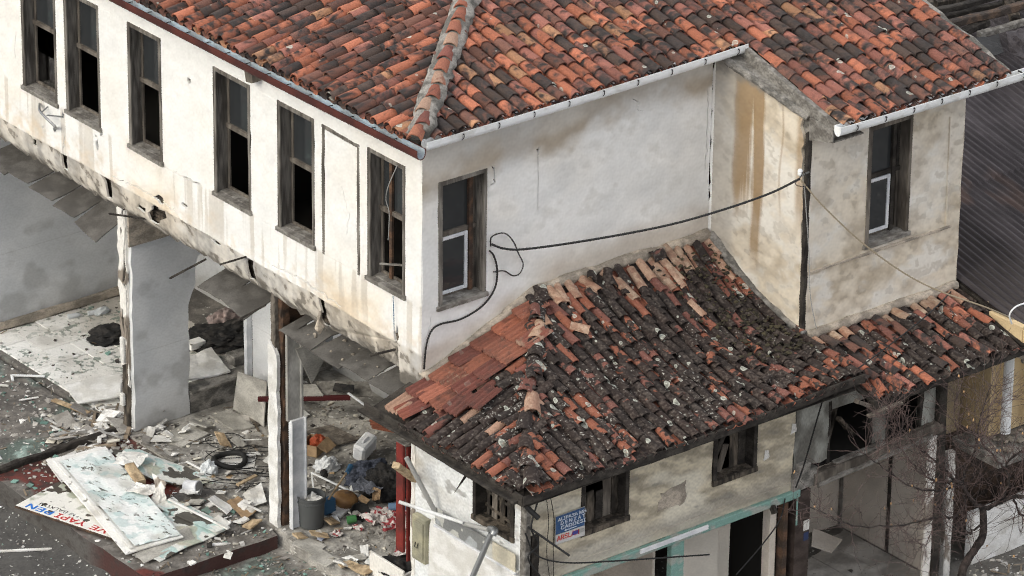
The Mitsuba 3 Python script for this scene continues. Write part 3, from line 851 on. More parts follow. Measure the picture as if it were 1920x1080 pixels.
add(H + 'eave_board', merge([wob(beam((-.16, -.16, 6.09), (4.74, -.16, 6.13), .022, .10, seg=16, rough=.03, seed=1), .004), wob(beam((4.72, -1.95, 5.66), (7.5, -1.95, 5.63), .022, .09, seg=10, rough=.03, seed=1), .004),
                             cbox(4.72, 7.27, -1.94, -1.57, 5.58, 5.60), cbox(.0, 4.46, -.15, -.003, 6.05, 6.07)]), 'mat_grey_wood')
add(H + 'left_eave_board', merge([beam((-.16, -.16, 6.06), (-.16, 11, 6.06), .02, .10, seg=20, rough=.03, seed=5), cbox(-.15, -.003, .0, 11, 6.05, 6.068)]), 'mat_black_wood')
# raking board of the wing, and the boxed end of its eave
add(H + 'verge_board', merge([wob(beam((4.72, -.16, zf(-.16) - .06), (4.72, -1.99, zf(-1.99) - .07), .025, .16, seg=10, rough=.03, seed=8), .004), wob(beam((4.75, -.16, zf(-.16) + .015), (4.75, -1.99, zf(-1.99) + .01), .07, .02, seg=10, rough=.06, seed=9), .004)]), 'mat_grey_wood')
mp_ = [V(4.50 + .141 * t, -t, 6.05 - .285 * t) for t in np.linspace(0, 1.5, 30)]
mm_ = tube(mp_, .045, 8)
v = np.array(mm_.vertices); cen = np.repeat(np.array(mp_), 8, 0)
v = cen + (v - cen) * (.3 + 1.6 * meshkit.fbm(v * 8, 3, 13)[:, None])
add(H + 'verge_mortar', trimesh.Trimesh(v, mm_.faces, process=False), 'mat_mortar')
add(H + 'verge_soffit', merge([plane_poly([(4.50, -.02, 6.06), (4.72, -.02, 6.08), (4.72, -1.52, 5.68), (4.69, -1.52, 5.64)], .02, 0), plane_poly([(4.70, -1.56, 5.36), (4.70, -1.98, 5.46), (4.70, -1.98, 5.62), (4.70, -1.56, 5.66)], .02, 0), cbox(4.72, 5.2, -1.97, -1.57, 5.45, 5.47)]), 'mat_grey_wood')
add(H + 'right_verge_mortar', wob(beam((7.55, -1.99, zf(-1.99) + .02), (7.55, 3.5, zf(3.5) + .02), .09, .07, seg=40, rough=.22, seed=11), .02, 4), 'mat_mortar')
add(H + 'beam_end', merge([wob(beam(V(*(0, 3.285, 5.755)) + V(-.14, 0, .02), V(*(0, 3.285, 5.755)) + V(.1, 0, .05), .15, .15, seg=3, rough=.06, seed=2), .01)]), 'mat_old_wood')

# ================================================================ GROUND, FLOORS
def axis(lo, hi, step, far):
    a = np.arange(lo, hi + step / 2, step)
    out = [a[0] - (far * (k / 8) ** 2.2 + .5 * k) for k in range(8, 0, -1)]
    return np.concatenate([out, a, [a[-1] + (far * (k / 8) ** 2.2 + .5 * k) for k in range(1, 9)]])


def sst(a, b, x):
    t = np.clip((x - a) / (b - a), 0, 1)
    return t * t * (3 - 2 * t)


def ground_z(x, y):
    z = -.80 - .04 * np.clip(3 - y, 0, 6)
    z = z + (-.60 - z) * sst(-2.25, -1.7, x) * sst(-1.2, .2, y) * (1 - sst(6.4, 6.6, y)) * (1 - sst(4, 7, x))
    z = z + (-.39 - .03 * np.clip(-x, 0, 6) - z) * sst(6.56, 6.62, y) * (1 - sst(4, 7, x))
    z = np.where((x > .05) & (x < 6) & (y > .02), np.minimum(z, -.46), z)
    z = np.where((x > -.1) & (x < 6.95) & (y > -3.6) & (y < .02), z - .07, z)
    return z


gx, gy = axis(-4.2, 8.6, .06, 70), axis(-5.2, 11.4, .06, 70)
X_, Y_ = np.meshgrid(gx, gy, indexing='ij')
Z_ = ground_z(X_, Y_)
near = (X_ > -5) & (X_ < 9.5) & (Y_ > -6) & (Y_ < 12)
Z_ = Z_ + np.where(near & ~((X_ > .05) & (Y_ > .02)), .05 * (meshkit.fbm(np.stack([X_ * 2.3, Y_ * 2.3, X_ * 0], -1), 4) - .5), 0)
idx = np.arange(X_.size).reshape(X_.shape)
q = np.stack([idx[:-1, :-1], idx[1:, :-1], idx[1:, 1:], idx[:-1, 1:]], -1).reshape(-1, 4)
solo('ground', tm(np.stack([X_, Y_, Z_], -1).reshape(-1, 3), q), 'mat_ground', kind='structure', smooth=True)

# the painted concrete step along the front of the open ground floor
pl = Polygon(jag([(-1.98, 2.95), (-.02, 2.95), (.06, 3.3), (.06, 6.56), (-1.98, 6.56)], .25, .012, 6))
pm = slab(pl, (1, 0, 0), (0, 1, 0), (0, 0, -.405), .7, (0, 0, 1))
solo('platform', wob(pm, .008, 3), 'mat_platform', kind='structure')
solo('raised_kerb', wob(beam((-2.6, 6.56, -.44), (.05, 6.60, -.42), .10, .20, seg=26, rough=.10, seed=3), .01), 'mat_black_wood', kind='structure')
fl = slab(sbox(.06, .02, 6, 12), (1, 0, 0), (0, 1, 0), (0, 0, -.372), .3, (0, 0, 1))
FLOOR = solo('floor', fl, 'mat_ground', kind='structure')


def tiles_on(holder, x0, x1, y0, y1, z, s, keep, amp=.004, seed=0):
    r = np.random.default_rng(seed)
    for i in range(int((x1 - x0) / s)):
        for j in range(int((y1 - y0) / s)):
            x, y = x0 + i * s, y0 + j * s
            if not keep(x + s / 2, y + s / 2):
                continue
            m = cbox(x + .004, x + s - .004, y + .004, y + s - .004, z - .02, z + amp * r.random(), .003)
            m.vertices += np.stack([0 * m.vertices[:, 0], 0 * m.vertices[:, 0], (m.vertices[:, 0] - x) * .02 * r.normal()], 1)
            TID[0] += 1
            add(holder + '__tile', m, 'mat_floor_tile', uv=np.full((len(m.vertices), 2), TID[0] + .5))


tiles_on(FLOOR, .14, 3.0, 6.62, 10.1, -.357, .43, lambda x, y: True, seed=1)
tiles_on(FLOOR, 1.1, 3.3, 6.6, 8.2, -.04, .43, lambda x, y: True, seed=2)

# ================================================================ ground storey of the old house
def post_seg(x, y, z0, z1, w, d, seed, mat, key):
    add(key, wob(beam((x, y, z0), (x, y, z1), w, d, up=(0, 1, 0), seg=34, rough=.10, seed=seed), .008, 5), mat)


# first post: split timber with shreds of white paint
post_seg(.20, 6.56, -.40, 2.9, .13, .15, 1, 'mat_lath', H + 'post_core')
p1 = Polygon(jag([(6.49, .62), (6.62, .55), (6.63, 2.8), (6.49, 2.85)], .09, .016, 4))
p1 = p1.difference(blob(6.55, 1.25, .03, .16, 3)).difference(blob(6.50, 1.9, .03, .2, 5)).difference(blob(6.6, .8, .03, .1, 6)).difference(blob(6.55, 2.5, .02, .06, 7))
add(H + 'post_paint', wob(xwall(p1, .118, .02), .01, 4), 'mat_paint_flaked')
p1b = Polygon(jag([(.13, .3), (.17, .25), (.19, 2.8), (.13, 2.8)], .09, .012, 14))
add(H + 'post_paint', wob(ywall(p1b, 6.465, .02), .01, 4), 'mat_paint_flaked')
for m_ in ([wob(cbox(.075, .12, 6.5, 6.58, .62, .98, .01), .01), wob(cbox(.07, .12, 6.52, 6.60, -.02, .16, .01), .012)]):
    add(H + 'post_paint_chunk', m_, 'mat_white_paint')
M('mat_dirty_casing', grainy((.52, .51, .48), (.33, .32, .30), 6, (1, 1, .4), fine=.15), .8)
# second post: timber core between a white plastered edge and a panelled casing
post_seg(.22, 3.12, -.38, 2.88, .14, .14, 2, 'mat_brown_wood', H + 'post_core')
add(H + 'post_plaster', wob(xwall(Polygon(jag([(3.06, -.38), (3.25, -.36), (3.25, 2.12), (3.22, 2.2), (3.06, 2.05)], .10, .010, 9)), .07, .05), .008, 4), 'mat_white_paint')
post_seg(.13, 3.16, 1.9, 2.9, .09, .08, 5, 'mat_old_wood', H + 'post_upper')
add(H + 'post_casing', merge([wob(cbox(.18, .40, 2.985, 3.03, 1.12, 2.42, .006), .004), wob(cbox(.375, .41, 2.96, 3.0, 1.12, 2.42, .004), .005)]), 'mat_dirty_casing', label='upper grey casing of the post')
add(H + 'post_casing', merge([wob(cbox(.20, .40, 2.93, 2.975, -.38, 1.14, .006), .004), wob(cbox(.185, .203, 2.90, 2.975, -.38, 1.12, .004), .004), wob(cbox(.395, .415, 2.90, 2.98, -.38, 1.15, .004), .004)]), 'mat_soft_white', label='pale panelled lower casing of the post')
add(H + 'red_board', wob(cbox(.33, .62, 3.16, 3.19, 2.15, 2.9, .004), .003), 'mat_brown_wood')
# grey cross wall with its broken right edge
pw = Polygon(jag([(.17, -.36), (1.05, -.36), (1.05, 1.22), (1.10, 1.36), (1.17, 1.5), (1.22, 1.9), (3.4, 2.3), (3.4, 3.0), (.17, 3.0)], .15, .010, 17))
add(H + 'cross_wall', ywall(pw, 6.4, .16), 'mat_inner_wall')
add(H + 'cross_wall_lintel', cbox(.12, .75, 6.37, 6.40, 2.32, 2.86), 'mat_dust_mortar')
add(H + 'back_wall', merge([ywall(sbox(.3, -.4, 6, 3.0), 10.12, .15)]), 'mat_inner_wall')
add(H + 'skirting', wob(beam((.35, 10.09, -.30), (3.3, 10.09, -.30), .06, .12, seg=16, rough=.1, seed=7), .008), 'mat_dust_mortar')
add(H + 'ground_step', merge([wob(cbox(1.06, 3.4, 6.40, 6.58, -.37, -.06, .01), .008), wob(cbox(1.05, 3.4, 6.34, 6.62, -.06, -.02, .008), .008)]), 'mat_mortar')
add(H + 'rear_wall', merge([cbox(3.4, 3.55, .06, 6.39, -.4, 3.01), cbox(3.4, 3.55, 6.57, 10.1, -.4, 3.01)]), 'mat_inner_wall')
add(H + 'door_casing', wob(cbox(1.87, 1.96, 6.24, 6.31, -.03, 1.55, .005), .004), 'mat_soft_white')
add(H + 'door_leaf', wob(cbox(1.96, 2.0, 5.75, 6.24, -.03, 2.4, .005), .004), 'mat_inner_wall')
add(H + 'end_wall', merge([cbox(.02, 3.4, .025, .06, -1.0, 3.0)]), 'mat_dark_room')
for y in np.arange(.5, 11.5, .62):
    add(H + 'jetty_joist', wob(beam((.55, y, 2.76), (3.3, y, 2.78), .10, .14, seg=6, rough=.06, seed=int(y * 10)), .006), 'mat_black_wood')
# soffit boards of the overhang, come loose and hanging below the belly
k = 0
for ya, yb, sag in [(.62, 1.14, .0), (1.15, 1.72, .02), (1.73, 2.30, .0), (2.31, 2.78, .02), (2.79, 2.98, .0), (3.72, 4.24, .02), (4.25, 4.74, -.03), (7.02, 7.52, -.16), (7.53, 8.05, -.03), (8.06, 8.62, .0), (8.63, 9.2, .01), (9.21, 9.8, .02)]:
    dz = .03 * math.sin(k * 2.1)
    droop = .10 if k in (5, 7) else 0
    add(H + 'soffit_board', sheet([(.05, ya, 2.40 + sag - droop + dz), (.05, yb, 2.41 + sag + dz), (.72, yb, 2.56 + dz), (.72, ya, 2.55 + dz)], 5, 6, .014, .035, 2, k), 'mat_soffit')
    k += 1
add(H + 'soffit_debris', merge([rock((.10 + .5 * rng.random(), .7 + 2 * rng.random(), 2.44 + .1 * rng.random()), .012 + .02 * rng.random(), i, .6) for i in range(40)]), 'mat_dust_mortar', kind='stuff')
# rods left sticking out of the belly and threads of plaster
for a, b, r in [((0, 5.039, 2.45), (0.06, 4.549, 2.834), .017), ((0, 3.927, 3.046), (0.02, 3.562, 3.246), .014), ((0.1, 3.82, 2.248), (0.12, 3.349, 2.624), .016), ((-0.06, 0.724, 3.024), (0.02, 0.532, 3.11), .016), ((0.02, 6.422, 2.854), (0.1, 5.799, 2.926), .014)]:
    a, b = V(*a), V(*b)
    a[0] -= .16
    add(H + 'iron_rod', beam(a, b, r * 1.6, r * 1.6, .003), 'mat_black_wood')
add(H + 'hanging_chunk', merge([wob(rock(V(*(-0.02, 2.035, 2.862)), .075, 3, 1.3), .01), rock(V(*(-0.03, 2.089, 2.744)), .04, 5, 1.2), rock(V(*(0, 2.017, 2.971)), .06, 6, 1.6)]), 'mat_dust_mortar')
wb_ = V(*(-0.12, 7.852, 3.728))
add(H + 'wall_bracket', merge([tube(curve([V(*(-0.02, 8.177, 3.768)), V(*(-0.16, 7.94, 3.769)), V(*(-0.14, 7.65, 3.666)), V(*(0, 7.843, 3.536))], 4), .018, 7), tube([V(*(-0.14, 7.972, 3.738)), V(*(0, 8.006, 3.782))], .010, 5), tube([V(*(-0.1, 7.882, 3.728)), V(*(0, 7.657, 3.756))], .010, 5), rock(V(*(0, 7.843, 3.536)), .035, 4, 1.5)]), 'mat_metal')

# ================================================================ THE CORNER ANNEX
ANX = thing('corner_annex', 'low annex at the house corner with a blackened hipped tile roof and stained beige walls', 'building')
A_ = ANX + '__'
fp = Polygon(jag([(-.148, 1.10), (4.04, 1.10), (4.03, 1.5), (4.06, 2.0), (4.03, 2.62), (-.148, 2.62)], .22, .007, 31)).difference(hole(.69, 1.42, 1.53, 2.36, 32)).difference(hole(2.74, 3.44, 1.57, 2.36, 33))
add(A_ + 'front_wall', wob(ywall(fp, -2.2, .05), .006, 2), 'mat_annex_plaster')
add(A_ + 'wall_core', ywall(sbox(-.1, 1.12, 4.0, 2.6).difference(sbox(.685, 1.525, 1.425, 2.365)).difference(sbox(2.735, 1.565, 3.445, 2.365)), -2.145, .12), 'mat_lath')
add(A_ + 'bare_patch', wob(ywall(Polygon(jag([(1.88, 1.45), (2.3, 1.46), (2.32, 1.75), (2.1, 1.72), (1.92, 1.7)], .06, .015, 35)), -2.206, .012), .003), 'mat_dust_mortar')
for x, z in ((3.98, 1.86), (3.55, 1.63)):
    add(A_ + 'paper_scrap', sheet([(x, -2.212, z), (x + .09, -2.215, z + .02), (x + .08, -2.213, z + .13), (x + .02, -2.211, z + .15)], 3, 3, .002, .012), 'mat_white_paint')
lp = Polygon(jag([(-2.195, .2), (-.06, .2), (-.08, 1.0), (-.06, 1.5), (-.09, 2.52), (-2.195, 2.52)], .12, .012, 36)).difference(hole(-2.0, -1.22, 1.63, 2.34, 37))
add(A_ + 'left_wall', wob(xwall(lp, -.15, .05), .006, 2), 'mat_annex_plaster')
add(A_ + 'left_core', merge([xwall(sbox(-2.14, .2, -.1, 2.5).difference(sbox(-2.0, 1.63, -1.22, 2.34)), -.095, .1)]), 'mat_paint_flaked')
add(A_ + 'left_wall_end', merge([wob(beam((-.13, -.05, -.6), (-.13, -.05, 2.3), .08, .07, seg=26, rough=.16, seed=5), .012)]), 'mat_paint_flaked')
add(A_ + 'lower_cladding', wob(xwall(Polygon([(-2.12, -1.1), (-.40, -1.1), (-.40, .9), (-.42, 1.2), (-.46, 1.30), (-.54, 1.30), (-2.12, 1.28)]), -.19, .035), .003), 'mat_white_paint')


def smash(p, n, uv):
    a = fbm(p.y * 3.2 + 4, p.z * 3.2, 2, 3)
    c = mix((.36, .38, .39), (.20, .205, .205), smoothstep(.47, .5, a))
    c = mix(c, (.48, .48, .45), smoothstep(.60, .62, fbm(p.y * 5 + 9, p.z * 6, 5, 2)))
    return mix(c, (.54, .50, .40), smoothstep(-1.66, -1.68, p.y)) * (.9 + .2 * noise(p.y * 60, p.z * 60, 1))


M('mat_smashed', mikit.proc(smash), .5)
add(A_ + 'shop_panel', wob(sheet([(-.215, -.56, 1.28), (-.215, -2.1, 1.27), (-.215, -2.1, 1.50), (-.215, -.56, 1.50)], 10, 4, .012, .008), .002), 'mat_smashed', label='torn grey printed panel under the side window')
add(A_ + 'panel_ledge', merge([cbox(-.235, -.20, -2.12, -.54, 1.245, 1.268)]), 'mat_soft_white')
add(A_ + 'corner_board', wob(beam((-.145, -2.20, -1.0), (-.145, -2.20, 2.5), .09, .10, up=(0, 1, 0), seg=20, rough=.05, seed=6), .005), 'mat_grey_wood')
add(A_ + 'corner_timber', wob(beam((-.03, -2.23, -1.0), (-.03, -2.23, 1.75), .10, .05, up=(0, 1, 0), seg=18, rough=.12, seed=7), .008), 'mat_black_wood')


def annex_window(O, U, N, w, h, seed, bars):
    O, U, N = (np.asarray(a, float) for a in (O, U, N))
    Wn = numbered(A_ + 'window')

    def lb(u0, u1, n0, n1, z0, z1):
        m = cbox(u0, u1, n0, n1, z0, z1, .004)
        p = np.array(m.vertices)
        return wob(trimesh.Trimesh(O + p[:, :1] * U + p[:, 1:2] * N + p[:, 2:3] * V(0, 0, 1), m.faces, process=False), .006, 6, seed)
    scene[Wn + '__frame'] = mikit.ply(merge([lb(0, .06, -.16, .02, 0, h), lb(w - .06, w, -.16, .02, 0, h), lb(.06, w - .06, -.16, .015, h - .05, h)]), 'mat_black_wood')
    scene[Wn + '__sill'] = mikit.ply(lb(-.01, w + .01, -.17, .035, -.03, .04), 'mat_lath')
    for i, (u0, u1, z0, z1, t) in enumerate(bars):
        key = Wn + '__board' + (f'_{i:03d}' if i else '')
        a, b = O + U * u0 + N * -.13 + V(0, 0, z0), O + U * u1 + N * (-.13 + .006 * (i % 3)) + V(0, 0, z1)
        scene[key] = mikit.ply(wob(beam(a, b, .02, t, up=U if abs(z1 - z0) > abs(u1 - u0) else (0, 0, 1), seg=6, rough=.03, seed=i), .004), ('mat_lath', 'mat_black_wood', 'mat_old_wood')[(i + seed) % 3])


annex_window((.69, -2.2, 1.53), (1, 0, 0), (0, -1, 0), .73, .83, 41, [(.12, .13, .05, .80, .11), (.25, .24, .05, .45, .12), (.375, .38, .05, .42, .11), (.50, .50, .05, .80, .12), (.62, .62, .05, .80, .10)])
annex_window((2.74, -2.2, 1.57), (1, 0, 0), (0, -1, 0), .70, .79, 42, [(.10, .12, .03, .78, .06), (.16, .34, .30, .66, .07), (.20, .30, .05, .40, .10), (.44, .44, .05, .76, .13), (.57, .57, .05, .76, .12), (.24, .40, .62, .76, .05)])
annex_window((-.15, -1.22, 1.63), (0, -1, 0), (-1, 0, 0), .78, .71, 43, [(.13, .13, .04, .68, .05), (.25, .25, .04, .68, .10), (.40, .39, .04, .68, .09), (.54, .54, .04, .66, .10), (.67, .67, .04, .66, .08), (.08, .70, .16, .10, .04), (.08, .70, .34, .30, .035)])
# dark inside of the annex
add(A_ + 'inner_room', merge([cbox(-.08, 4.0, -.03, .0, -1, 2.5), cbox(-.03, 4.02, -2.0, -.03, 1.10, 1.14), cbox(4.06, 4.12, -2.0, -.03, -1.0, 2.5)]), 'mat_dark_room')
add(A_ + 'fascia_band', wob(cbox(.0, 4.08, -2.215, -2.19, 1.085, 1.20, .006), .008, 2), 'mat_annex_plaster')
add(A_ + 'teal_beam', wob(beam((.0, -2.235, 1.02), (4.12, -2.235, 1.04), .075, .105, seg=30, rough=.03, seed=3), .005), 'mat_teal', label='beam in worn turquoise paint over the open shop front')
add(A_ + 'lamp_tube', merge([wob(cbox(1.55, 2.62, -2.30, -2.275, 1.03, 1.09, .008), .002)]), 'mat_soft_white')
add(A_ + 'teal_post', merge([cbox(2.10, 2.30, -2.23, -2.14, -1.0, .96, .006)]), 'mat_teal')
add(A_ + 'shop_post', merge([cbox(3.86, 3.90, -2.1, -2.0, -1.0, .98, .004), cbox(3.76, 3.855, -2.14, -2.0, -1.0, .965, .004)]), 'mat_beige_panel')
add(A_ + 'shop_post', merge([wob(cbox(3.91, 3.98, -2.22, -2.1, -1.0, .98, .004), .003)]), 'mat_brown_wood')
add(A_ + 'corner_pillar', wob(cbox(4.06, 4.30, -2.27, -2.02, -1.0, 1.06, .008), .003), 'mat_dark_pillar', label='dark brown painted pillar between the two shop openings')
add(A_ + 'pillar_notice', merge([cbox(4.19, 4.285, -2.276, -2.272, .50, .64, .001)]), 'mat_white_paint')
add(A_ + 'pillar_plate', merge([cbox(4.20, 4.28, -2.276, -2.272, .36, .47, .001)]), M('mat_navy', (.03, .045, .11), .5))
add(A_ + 'teal_strip', wob(Polygon and cbox(4.06, 4.085, -2.278, -2.272, .62, 1.06, .001), .003), 'mat_teal')
add(A_ + 'pillar_head', merge([wob(cbox(4.02, 4.42, -2.25, -2.1, 1.07, 1.32, .01), .02, 4), wob(cbox(4.1, 4.3, -2.26, -2.1, 1.28, 1.42, .01), .02, 5)]), 'mat_mortar')
add(A_ + 'lamp_bracket', merge([beam((3.66, -2.27, 1.02), (3.66, -2.33, .93), .04, .10, .006)]), 'mat_black_wood')
add(A_ + 'shop_partition', merge([cbox(2.0, 2.04, -2.0, -.1, -1, 1.08)]), 'mat_beige_panel')
add(A_ + 'shop_back_panel', merge([cbox(.1, 2.0, -.9, -.86, -1, 1.08)]), 'mat_beige_panel')

# ---- annex roof
S1A, S2A, ZA0 = .41, .39, 2.615
XE, YE = -.56, -2.66
w1, w2 = math.atan(S1A), math.atan(S2A)
g = np.random.default_rng(33)
AV = [arc_tile(.28 + .10 * g.random(), .054 + .010 * g.random(), .066 + .010 * g.random(), seed=i + 200, n=7) for i in range(14)]
ASP = .156
def sag(P):
    P = np.array(P, float)
    t = np.clip(-P[:, 1] / 2.66, 0, 1)
    P[:, 2] -= .33 * sst(1.4, 4.6, P[:, 0]) * np.sin(np.pi * t ** .85) ** 1.2 + .05 * np.sin(np.pi * np.clip((P[:, 0] + .5) / 5.2, 0, 1)) * sst(.3, 1, t)
    return P


def sagm(m):
    return trimesh.Trimesh(sag(m.vertices), m.faces, process=False)


AF = Field((0, YE, ZA0), (1, 0, 0), (0, math.cos(w2), math.sin(w2)))
kk = 1 / 1.117
for cidx in range(-4, 38):
    x = cidx * ASP
    for r in range(14):
        b = r * .222
        y = YE + b * math.cos(w2)
        hipx = XE + (y - YE) / 1.117
        lim = 4.42 + .141 * max(0, -y) if y > -1.60 else 4.68
        if x < hipx + .06 or x > lim or y > -.20:
            continue
        j = g.normal(size=6)
        dusty = 2 if (y > -.50 and g.random() < .8) or (y > -.72 and g.random() < .2) else 1
        hump = .03 * (meshkit.noise(V(x * 1.3, y * 1.3, 0)) - .5)
        AF.put(AV[g.integers(14)], x + .018 * j[0], b + .36 + .03 * j[1], .012 + hump + .008 * j[2], dusty, yaw=.065 * j[3] + (.18 * j[0] if y > -.7 else 0), pitch=.075 + .025 * j[4], roll=.10 * j[5])
        if x + ASP / 2 < lim:
            AF.put(PAN, x + ASP / 2, b + .34, .0, 1, yaw=.02 * j[0], pitch=.05, store=AF.pans)
        if g.random() < .035:      # a slipped or broken piece lying across the others
            AF.put(arc_tile(.14 + .12 * g.random(), .06, .07, seed=g.integers(999), n=6), x + .05 * j[2], b + .3, .09, 1 if g.random() < .75 else 2, yaw=.6 * j[1], pitch=.0, roll=.3 * j[3])
AL = Field((XE, 0, ZA0), (0, 1, 0), (math.cos(w1), 0, math.sin(w1)))
flats = []
for cidx in range(-18, 1):
    y = cidx * ASP - .03
    for r in range(12):
        b = r * .222
        x = XE + b * math.cos(w1)
        hipy = YE + (x - XE) * 1.117
        if y < hipy + .06:
            continue
        if y > -.42 - .05 * r + .02:
            continue
        j = g.normal(size=6)
        AL.put(AV[g.integers(14)], y + .018 * j[0], b + .36 + .03 * j[1], .012 + .008 * j[2], 1 if g.random() < .93 else 3, yaw=.07 * j[3], pitch=.07 + .03 * j[4], roll=.10 * j[5])
        AL.put(PAN, y + ASP / 2, b + .34, 0, 1, pitch=.05, store=AL.pans)
# newer flat tiles patched in along the wall, some askew
for r in range(8):
    for c in range(3):
        b = r * .33
        x = XE + b * math.cos(w1)
        y = -.16 - c * .235 - .02 * r
        if y < -.50 - .075 * r - .12 or y < YE + (x - XE) * 1.117 + .1 or x > 1.75 or (c == 0 and x > 1.35):
            continue
        j = g.normal(size=4)
        AL.put(flat_tile(.40, .245, r), y + .01 * j[0], b + .43, .05 + .014 * c + .008 * j[3], 3, yaw=.07 * j[1] - .03 * r / 8, pitch=.085 + .02 * j[3], roll=.06 * j[2], store=flats)
AL.put(flat_tile(.40, .245, 3), -1.0, 1.02, .10, 3, yaw=.12, pitch=.02, roll=.03, store=flats)
AL.put(flat_tile(.40, .245, 3), -.83, .80, .10, 3, yaw=.08, pitch=.03, roll=-.04, store=flats)
AH = Field((XE + .02, YE + .03, ZA0 + .05), (-1.117, 1, 0), (1, 1.117, S1A))
for i in range(11):
    j = g.normal(size=4)
    AH.put(arc_tile(.36, .085, .105, seed=i + 90), .03 * j[0], .34 + i * .33, .035 + .012 * j[1], 1 if i not in (4, 8) else 2, yaw=.08 * j[2], pitch=.08, roll=.08 * j[3])
for F_ in (AF, AL, AH):
    F_.tiles = [(sag(P), f, uv) for P, f, uv in F_.tiles]
    F_.pans = [(sag(P), f, uv) for P, f, uv in F_.pans]
budget = [280]
for P, f, uv in AH.tiles:
    add(A_ + 'front_roof__ridge_tile', tm(P, f), 'mat_tile', smooth=True, uv=uv)
for P, f, uv in flats:
    add(A_ + 'left_roof__flat_tile', tm(P, f), 'mat_tile', smooth=True, uv=uv)
r1 = emit(A_ + 'left_roof__tile', AL.tiles, budget)
r2 = emit(A_ + 'front_roof__tile', AF.tiles, budget)
join(A_ + 'front_roof__tile_field', r2 + r1)
join(A_ + 'front_roof__pan_tile', AF.pans)
join(A_ + 'left_roof__pan_tile', AL.pans)
za = lambda y: ZA0 + S2A * (y - YE)
dk = plane_poly([(XE + .02, YE + .01, za(YE)), (4.70, YE + .01, za(YE)), (4.705, -1.60, za(-1.60)), (4.70, -1.58, za(-1.58)), (4.47, -.003, za(0)), (1.82, -.003, za(0))], .03, -.045)
dv, df = trimesh.remesh.subdivide_to_size(np.asarray(dk.vertices), np.asarray(dk.faces), .35)
add(A_ + 'front_roof__roof_board', trimesh.Trimesh(sag(dv), df, process=False), 'mat_black_wood')
add(A_ + 'left_roof__roof_board', merge([plane_poly([(XE + .01, YE + .02, ZA0), (1.81, -.004, ZA0 + S1A * (1.81 - XE)), (XE + .01, -.004 + .30, ZA0)], .03, -.036)]), 'mat_black_wood')
add(A_ + 'front_eave_board', sagm(merge([wob(beam((XE - .02, YE - .02, ZA0 - .055), (4.72, YE - .02, ZA0 - .02), .03, .115, seg=30, rough=.05, seed=1), .010), wob(beam((XE, YE + .09, ZA0 - .12), (4.66, YE + .09, ZA0 - .10), .08, .05, seg=20, rough=.06, seed=2), .008)])), 'mat_black_wood')
add(A_ + 'left_eave_board', merge([wob(beam((XE - .02, YE - .02, ZA0 - .055), (XE - .02, .34, ZA0 - .02), .03, .13, seg=22, rough=.05, seed=3), .010), wob(beam((XE - .06, YE + .05, ZA0 - .09), (XE - .06, .38, ZA0 - .06), .09, .03, seg=22, rough=.05, seed=4), .008)]), 'mat_black_wood')
for m_ in [beam((XE + .03, y, ZA0 - .10), (-.1, y, ZA0 + .02), .06, .07, .006) for y in np.arange(-2.4, .2, .48)] + [beam((x, YE + .03, ZA0 - .13), (x, -2.2, ZA0 - .0), .06, .07, .006) for x in np.arange(-.2, 4.6, .5)]:
    add(A_ + 'rafter', m_, 'mat_black_wood')
add(A_ + 'eave_soffit', merge([plane_poly([(XE, YE, ZA0 - .06), (-.15, -2.2, ZA0 + .05), (-.15, .0, ZA0 + .05), (XE, .3, ZA0 - .06)], .012, -.05), plane_poly([(XE + .01, YE, ZA0 - .10), (4.62, YE, ZA0 - .10), (4.62, -2.2, ZA0 - .08), (-.15, -2.2, ZA0 - .08)], .012, -.051)]), 'mat_black_wood')
# mortar along the wall over the last tiles
mp = [V(-.02 + .62 * t, -.03, 2.80 + .26 * t) for t in np.linspace(.05, 3, 26)]
mp = [V(x, -.03, ZA0 + S1A * (min(x, 1.75) - XE) + .07) for x in np.linspace(.02, 4.44, 60)]
mm = tube(mp, .065, 8)
v = np.array(mm.vertices); cen = np.repeat(np.array(mp), 8, 0)
v = cen + (v - cen) * (.35 + 1.5 * meshkit.fbm(v * 6, 3, 4)[:, None])
add(A_ + 'wall_mortar', trimesh.Trimesh(v, mm.faces, process=False), 'mat_dust_mortar', smooth=True)
mp = sag(np.array([V(4.47 + .141 * -y, y, za(y) + .04) for y in np.linspace(-.05, -1.60, 30)]))
mm = tube(mp, .06, 8)
v = np.array(mm.vertices); cen = np.repeat(np.array(mp), 8, 0)
v = cen + (v - cen) * (.35 + 1.4 * meshkit.fbm(v * 6, 3, 6)[:, None])
add(A_ + 'side_mortar', trimesh.Trimesh(v, mm.faces, process=False), 'mat_mortar', smooth=True)
moss = [V(3.2 + 1.2 * g.random() ** .6, 0, 0) for _ in range(240)]
ms = []
for i, m_ in enumerate(moss):
    y = -1.9 + 1.7 * g.random()
    ms.append(rock(sag([(m_[0] + .1 * -y, y, za(y) + .09)])[0], .02 + .03 * g.random(), i, .5))
M('mat_moss', grainy((.060, .052, .032), (.030, .026, .020), 18, fine=.4), .95)
add(A_ + 'moss', merge(ms), 'mat_moss', kind='stuff')

